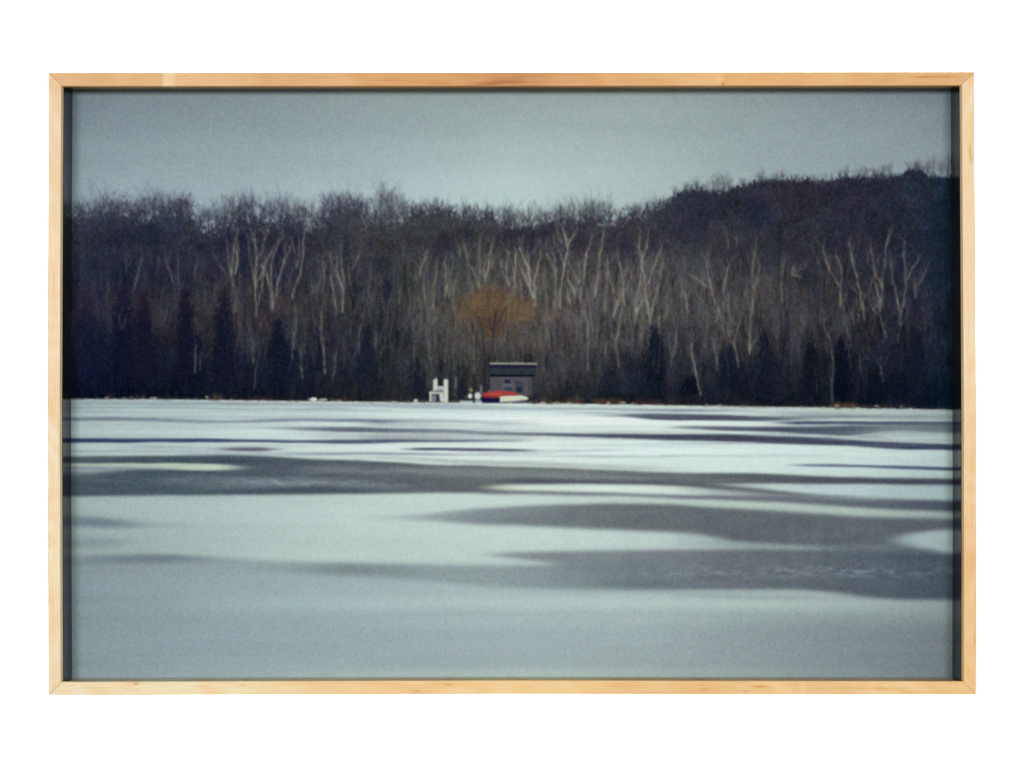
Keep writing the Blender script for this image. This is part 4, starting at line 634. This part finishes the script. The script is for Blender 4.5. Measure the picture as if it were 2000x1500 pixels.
# profile of a rail: (outward from the sight edge, back from the face)
def profile(side):
    ch = {'top': [(0, 2.0), (.8, 0)], 'bottom': [(0, 1.0), (.7, 0)], 'left': [(0, 8.0), (2.0, 0)], 'right': [(0, 8.0), (2.0, 0)]}[side]
    return [(2.6 if side == 'bottom' else 0, LIP)] + ch + [(4.5, 0), (8, 0), (11, 0), (14, 0), (17, 0), (20, 0), (23, 0), (RW - .9, 0), (RW - .25, .25), (RW, .9), (RW, 30), (RW, DEPTH), (8.5, DEPTH), (8.5, LIP)]
def smn(n, s, r):
    k = np.hanning(int(s) * 2 + 1); k /= k.sum(); return np.convolve(r.standard_normal(n + 2 * int(s)), k, 'valid')[:n] * math.sqrt(s)
def rail(side, mat, tones, marks, seed):
    """side: top / bottom / left / right; mitred at 45 degrees, cut from one length of maple"""
    r = np.random.default_rng(seed); n = 760 if side in ('top', 'bottom') else 520; PROF = profile(side); m = len(PROF); offs = np.array([q[0] for q in PROF]); zz = np.array([q[1] for q in PROF])
    t = np.linspace(0, 1, n); grain = [smn(n, 40, r) for _ in range(3)]; rows = []
    phase = smn(n, 90, r) * 2.0
    gap = .32                                            # hairline left open at the mitre
    for i in range(n):
        for j in range(m):
            o = offs[j]
            if side == 'top': x = (XL - o + gap) + t[i] * ((XR + o - gap) - (XL - o + gap)); y = YT - o
            elif side == 'bottom': x = (XL - o + gap) + t[i] * ((XR + o - gap) - (XL - o + gap)); y = YB + o
            elif side == 'left': y = (YT - o + gap) + t[i] * ((YB + o - gap) - (YT - o + gap)); x = XL - o
            else: y = (YT - o + gap) + t[i] * ((YB + o - gap) - (YT - o + gap)); x = XR + o
            rows.append((x, y, zz[j], t[i], o))
    A = np.array(rows); X, Y, Z = world(A[:, 0], A[:, 1], A[:, 2]); V = np.column_stack([X, Y, Z])
    al = A[:, 0] if side in ('top', 'bottom') else A[:, 1]; o = A[:, 4]
    ks = sorted(tones); base = np.stack([np.interp(al, ks, [tones[k][c] for k in ks]) for c in range(3)], -1)
    # sweeping growth rings: bands that run with the rail and drift across it
    drift = np.interp(A[:, 3], t, phase); slope = r.uniform(.010, .018) * r.choice([-1, 1])
    ring = np.sin((o + (al - al.mean()) * slope * 2 + drift * 2.2) * .95) * .55 + np.sin((o + (al - al.mean()) * slope + drift * 3) * 2.1 + 1) * .45
    ring2 = np.interp(A[:, 3], t, grain[0])
    base = base * (1 + (ring[:, None] * np.array([.014, .034, .066]) + ring2[:, None] * np.array([.010, .020, .034])))
    fine = np.sin((o * 1.9 + (al - al.mean()) * slope * 3.4 + np.interp(A[:, 3], t, grain[1]) * 2.5)) * np.clip(np.interp(A[:, 3], t, grain[2]) * .6 + .5, 0, 1.5)
    base = base * (1 + fine[:, None] * np.array([.008, .020, .040]))
    # ray flecks and marks: (centre along, centre across, half length, half width, colour factor)
    for (c, a, hl, hw, f, shear) in marks:
        g = np.exp(-((al - c - (o - a) * shear) / hl) ** 2 - ((o - a - (al - c) * .0) / hw) ** 2)
        base = base * (1 + g[:, None] * (np.array(f) - 1))
    F = []
    for i in range(n - 1):
        for j in range(m):
            a = i * m + j; b = i * m + (j + 1) % m; F.append((a, b, b + m, a + m))
    F.append(tuple(range(m))); F.append(tuple((n - 1) * m + j for j in range(m)))
    me = bpy.data.meshes.new('rail'); me.from_pydata([tuple(v) for v in V], [], F)
    bm = bmesh.new(); bm.from_mesh(me); bmesh.ops.recalc_face_normals(bm, faces=bm.faces); bm.to_mesh(me); bm.free()
    ca = me.color_attributes.new('tone', 'FLOAT_COLOR', 'POINT'); col = np.ones((len(V), 4), np.float32); col[:, :3] = np.clip(lin(np.clip(base, 0, 255)), 0, .9); ca.data.foreach_set('color', col.ravel())
    me.materials.append(mat); ob = bpy.data.objects.new('rail', me); S.collection.objects.link(ob); ob.parent = root
    return ob
K1 = 0.975
rail('top', WOOD_H, {94: (228, 182, 130), 300: (226, 178, 122), 316: (226, 178, 122), 320: (240, 204, 160), 336: (240, 204, 160), 346: (230, 184, 132), 700: (222, 168, 108), 900: (214, 154, 94), 960: (204, 142, 84), 1010: (200, 140, 84), 1080: (216, 156, 98), 1300: (226, 172, 112), 1405: (232, 182, 122), 1420: (226, 172, 110), 1700: (228, 176, 116), 1904: (230, 182, 124)},
     [(962, 5, 24, 1.3, (.84, .70, .52), 6), (985, 7.5, 26, 1.1, (.82, .68, .5), 7), (1000, 9.5, 16, 1.0, (.85, .72, .56), 6), (1008, 6, 10, .9, (.84, .72, .56), 3), (985, 12, 30, 5, (.95, .9, .82), 5), (1060, 18, 26, .8, (.9, .8, .68), -5), (1020, 21, 20, .8, (.9, .82, .7), -5), (895, 3, 26, .7, (.86, .74, .6), 8), (915, 6, 22, .7, (.88, .76, .62), 8), (1100, 13, 40, .7, (.93, .86, .76), -6), (1180, 9, 40, .7, (.94, .87, .77), -6), (940, 3, 30, 1.6, (.88, .76, .6), 5), (860, 4, 20, 1, (.93, .85, .74), 5), (1030, 7, 34, 1.2, (.9, .8, .66), 3), (1412, 2.5, 3, 3.5, (.78, .62, .42), 0), (1404, 14, 10, 9, (1.03, 1.05, 1.08), 0), (1806, 17, 22, 1.6, (.88, .76, .6), 2), (1850, 17, 26, 1.2, (.92, .84, .72), 2), (620, 17, 26, 1, (.95, .9, .82), 2), (760, 11, 18, 1, (.94, .87, .78), 4), (1270, 12, 30, 1, (.94, .88, .8), -2), (1290, 6, 30, 1.2, (.94, .87, .78), -2), (225, 2, 16, 1, (.94, .88, .78), 2)], 3).update_tag()
r_top = [o for o in root.children][-1]
rail('bottom', WOOD_H, {94: (251, 226, 188), 250: (250, 223, 181), 500: (249, 216, 168), 620: (247, 209, 156), 800: (245, 206, 150), 1000: (243, 201, 142), 1300: (240, 197, 138), 1450: (236, 192, 132), 1556: (238, 194, 134), 1564: (245, 206, 152), 1572: (240, 198, 140), 1750: (243, 203, 146), 1904: (236, 190, 128)},
     [(268, 4, 5, 1.6, (.88, .74, .56), -3), (262, 6, 6, 1.5, (.92, .82, .68), -3), (474, 8, 8, 1, (.94, .86, .74), -4), (592, 4, 44, 1.2, (.96, .9, .8), -8), (684, 3, 8, 1, (.93, .84, .7), -4), (706, 21, 8, 1, (.94, .87, .76), -4), (876, 8, 9, 1, (.92, .82, .68), -4), (812, 20, 8, 1, (.93, .84, .72), -4), (1482, 11, 16, 1.5, (.88, .75, .58), -4), (1455, 20, 6, 1.2, (.92, .82, .68), -4), (1370, 9, 12, 1, (.94, .88, .76), -3), (1375, 17, 10, 1, (.94, .88, .76), -3), (1700, 14, 80, 1.4, (.96, .91, .82), 10), (1590, 2, 8, 1, (.93, .86, .74), 0), (1800, 21, 70, 1.4, (.95, .90, .80), 10)], 5)
rail('left', WOOD_V, {142: (238, 200, 154), 200: (240, 206, 162), 420: (246, 215, 174), 800: (250, 220, 180), 1100: (249, 217, 174), 1357: (246, 214, 172)},
     [(1248, 12, 7, .9, (.92, .84, .72), 0), (1066, 22, 3, 1.6, (.9, .8, .66), 0), (560, 14, 60, 1.2, (.97, .94, .9), 0), (900, 4, 80, 1.4, (.97, .93, .86), 0), (1180, 18, 60, 1.2, (.97, .94, .88), 0)], 8)
rail('right', WOOD_V, {142: (234, 192, 138), 170: (243, 208, 162), 400: (248, 216, 174), 700: (247, 212, 166), 1000: (245, 206, 154), 1080: (245, 200, 150), 1100: (240, 198, 142), 1357: (238, 192, 130)},
     [(300, 17, 14, 1.0, (.84, .78, .68), .0), (312, 20, 8, .9, (.88, .8, .7), .0), (318, 9, 10, .8, (.88, .82, .74), 0), (285, 18, 8, .9, (.86, .8, .7), 0), (610, 6, 8, .8, (.9, .84, .76), 0), (1248, 23, 14, 1.2, (.92, .85, .72), 0), (700, 12, 90, 1.4, (.97, .93, .86), 0), (900, 18, 110, 1.2, (.97, .93, .86), 0)], 12)
for o, l in zip([c for c in root.children], ('top rail of the frame, the darkest and reddest timber', 'bottom rail of the frame, pale at its left end', 'left upright rail of the frame in pale timber', 'right upright rail of the frame with a dark fleck near its top')): o['label'] = l

# ------------------------------------------------------------------ glass, spacers, print, boards
def slab(name, x0, x1, y0, y1, z0, z1, mat, parent, nx=1, ny=1):
    """a box that follows the frame's bows, split nx by ny"""
    V = []; F = []; xs = np.linspace(x0, x1, nx + 1); ys = np.linspace(y0, y1, ny + 1)
    for z in (z0, z1):
        for y in ys:
            for x in xs: a, b, c = world(x, y, z); V.append((float(a), float(b), float(c)))
    n = (nx + 1) * (ny + 1); id_ = lambda i, j, k: k * n + j * (nx + 1) + i
    for k in (0, 1):
        for j in range(ny):
            for i in range(nx): F.append((id_(i, j, k), id_(i + 1, j, k), id_(i + 1, j + 1, k), id_(i, j + 1, k)))
    for i in range(nx):
        for j in (0, ny): F.append((id_(i, j, 0), id_(i + 1, j, 0), id_(i + 1, j, 1), id_(i, j, 1)))
    for j in range(ny):
        for i in (0, nx): F.append((id_(i, j, 0), id_(i, j + 1, 0), id_(i, j + 1, 1), id_(i, j, 1)))
    return mesh_obj(name, V, F, mat, parent)
ZP = 72.8                                              # the print lies 36 mm behind the face
TOPSET, BOTSET = 12.8, 13.8                             # the level spacers sit back under the rails
YTI, YBI = YT - TOPSET, YB + BOTSET
gobj = slab('glass', XL - 7.5, XR + 7.5, YT - 7.5, YB + 7.5, LIP + .4, LIP + 3.4, GLASS, root, 24, 24)
slab('spacer', XL - 7.0, XL, YTI + .2, YBI - .2, LIP + 4.0, ZP - .3, SPACER, root, 1, 60)['label'] = 'glossy black spacer wall inside the left of the frame'
slab('spacer', XR, XR + 7.0, YTI + .2, YBI - .2, LIP + 4.0, ZP - .3, SPACER, root, 1, 60)['label'] = 'glossy black spacer wall inside the right of the frame'
# level spacers
slab('spacer', XL - 7.0, XR + 7.0, YTI - .55 - 0, YTI, LIP + 4.0, ZP - .3, SPACER, root, 60, 1)['label'] = 'black spacer wall inside the top of the frame'
s4 = slab('spacer', XL - 7.0, XR + 7.0, YBI, YBI + .5, LIP + 4.0, ZP - .3, SPACER, root, 60, 1); s4['label'] = 'black spacer wall inside the bottom of the frame, hidden under the rail'

ink = paint_print()
PS = 1.36; px = np.arange(134.0, 1866.5, PS); py = np.arange(164.0, 1337.5, PS)
QX, QY = np.meshgrid(px, py)
# what the camera sees at (px, py) lies, on the print, at the same bearing and further out
k = (DIST + ZP) / DIST
X = (QX - CX) * k * U; Z = -(QY - CY) * k * U
nx, ny = len(px), len(py)
co_ = np.empty((ny * nx, 3), np.float32); co_[:, 0] = X.ravel(); co_[:, 2] = Z.ravel()
# photographic paper is never quite flat: two tenths of a millimetre of cockle
co_[:, 1] = ZP * U
I, J = np.meshgrid(np.arange(nx - 1), np.arange(ny - 1)); a = (J * nx + I).ravel(); q = np.stack([a, a + nx, a + nx + 1, a + 1], -1).astype(np.int32)
me = bpy.data.meshes.new('print'); me.vertices.add(ny * nx); me.vertices.foreach_set('co', co_.ravel())
me.loops.add(q.size); me.loops.foreach_set('vertex_index', q.ravel()); me.polygons.add(len(q)); me.polygons.foreach_set('loop_start', np.arange(0, q.size, 4, dtype=np.int32)); me.update(calc_edges=True)
fx_ = np.clip(px - PX0 - .5, 0, CW - 1.001); fy_ = np.clip(py - PY0 - .5, 0, CH - 1.001); ix = fx_.astype(int); iy = fy_.astype(int); wx = (fx_ - ix)[None, :, None]; wy = (fy_ - iy)[:, None, None]
sam = (ink[iy][:, ix] * (1 - wx) + ink[iy][:, ix + 1] * wx) * (1 - wy) + (ink[iy + 1][:, ix] * (1 - wx) + ink[iy + 1][:, ix + 1] * wx) * wy
colr = np.ones((ny * nx, 4), np.float32); colr[:, :3] = np.clip(lin(sam).reshape(-1, 3) / PRINT_LIGHT, .0005, .92)
ca = me.color_attributes.new('ink', 'FLOAT_COLOR', 'POINT'); ca.data.foreach_set('color', colr.ravel())
me.materials.append(PRINT); pr = bpy.data.objects.new('print', me); S.collection.objects.link(pr); pr.parent = root
pr['label'] = 'colour photograph of an icy lake, a leafless wood, a hut, a boat and a white seat'
slab('backing_board', XL - 8.0, XR + 8.0, YT - 8.0, YB + 8.0, ZP + 1.0, ZP + 9, BOARD, root, 1, 1)
# the bracket that holds the frame off the backdrop, wholly behind it
slab('hanging_bracket', 940, 1060, 560, 640, ZP + 9.2, 4000, METAL, root, 1, 1)

# ------------------------------------------------------------------ the white backdrop
def backdrop():
    V = [(-4, 2.0, -.5), (4, 2.0, -.5), (4, 2.0, 4.0), (-4, 2.0, 4.0), (-4, 2.03, -.5), (4, 2.03, -.5), (4, 2.03, 4.0), (-4, 2.03, 4.0)]
    F = [(0, 1, 2, 3), (4, 5, 6, 7), (0, 1, 5, 4), (1, 2, 6, 5), (2, 3, 7, 6), (3, 0, 4, 7)]
    o = mesh_obj('backdrop', V, F, PAPER); o['kind'] = 'structure'
backdrop()
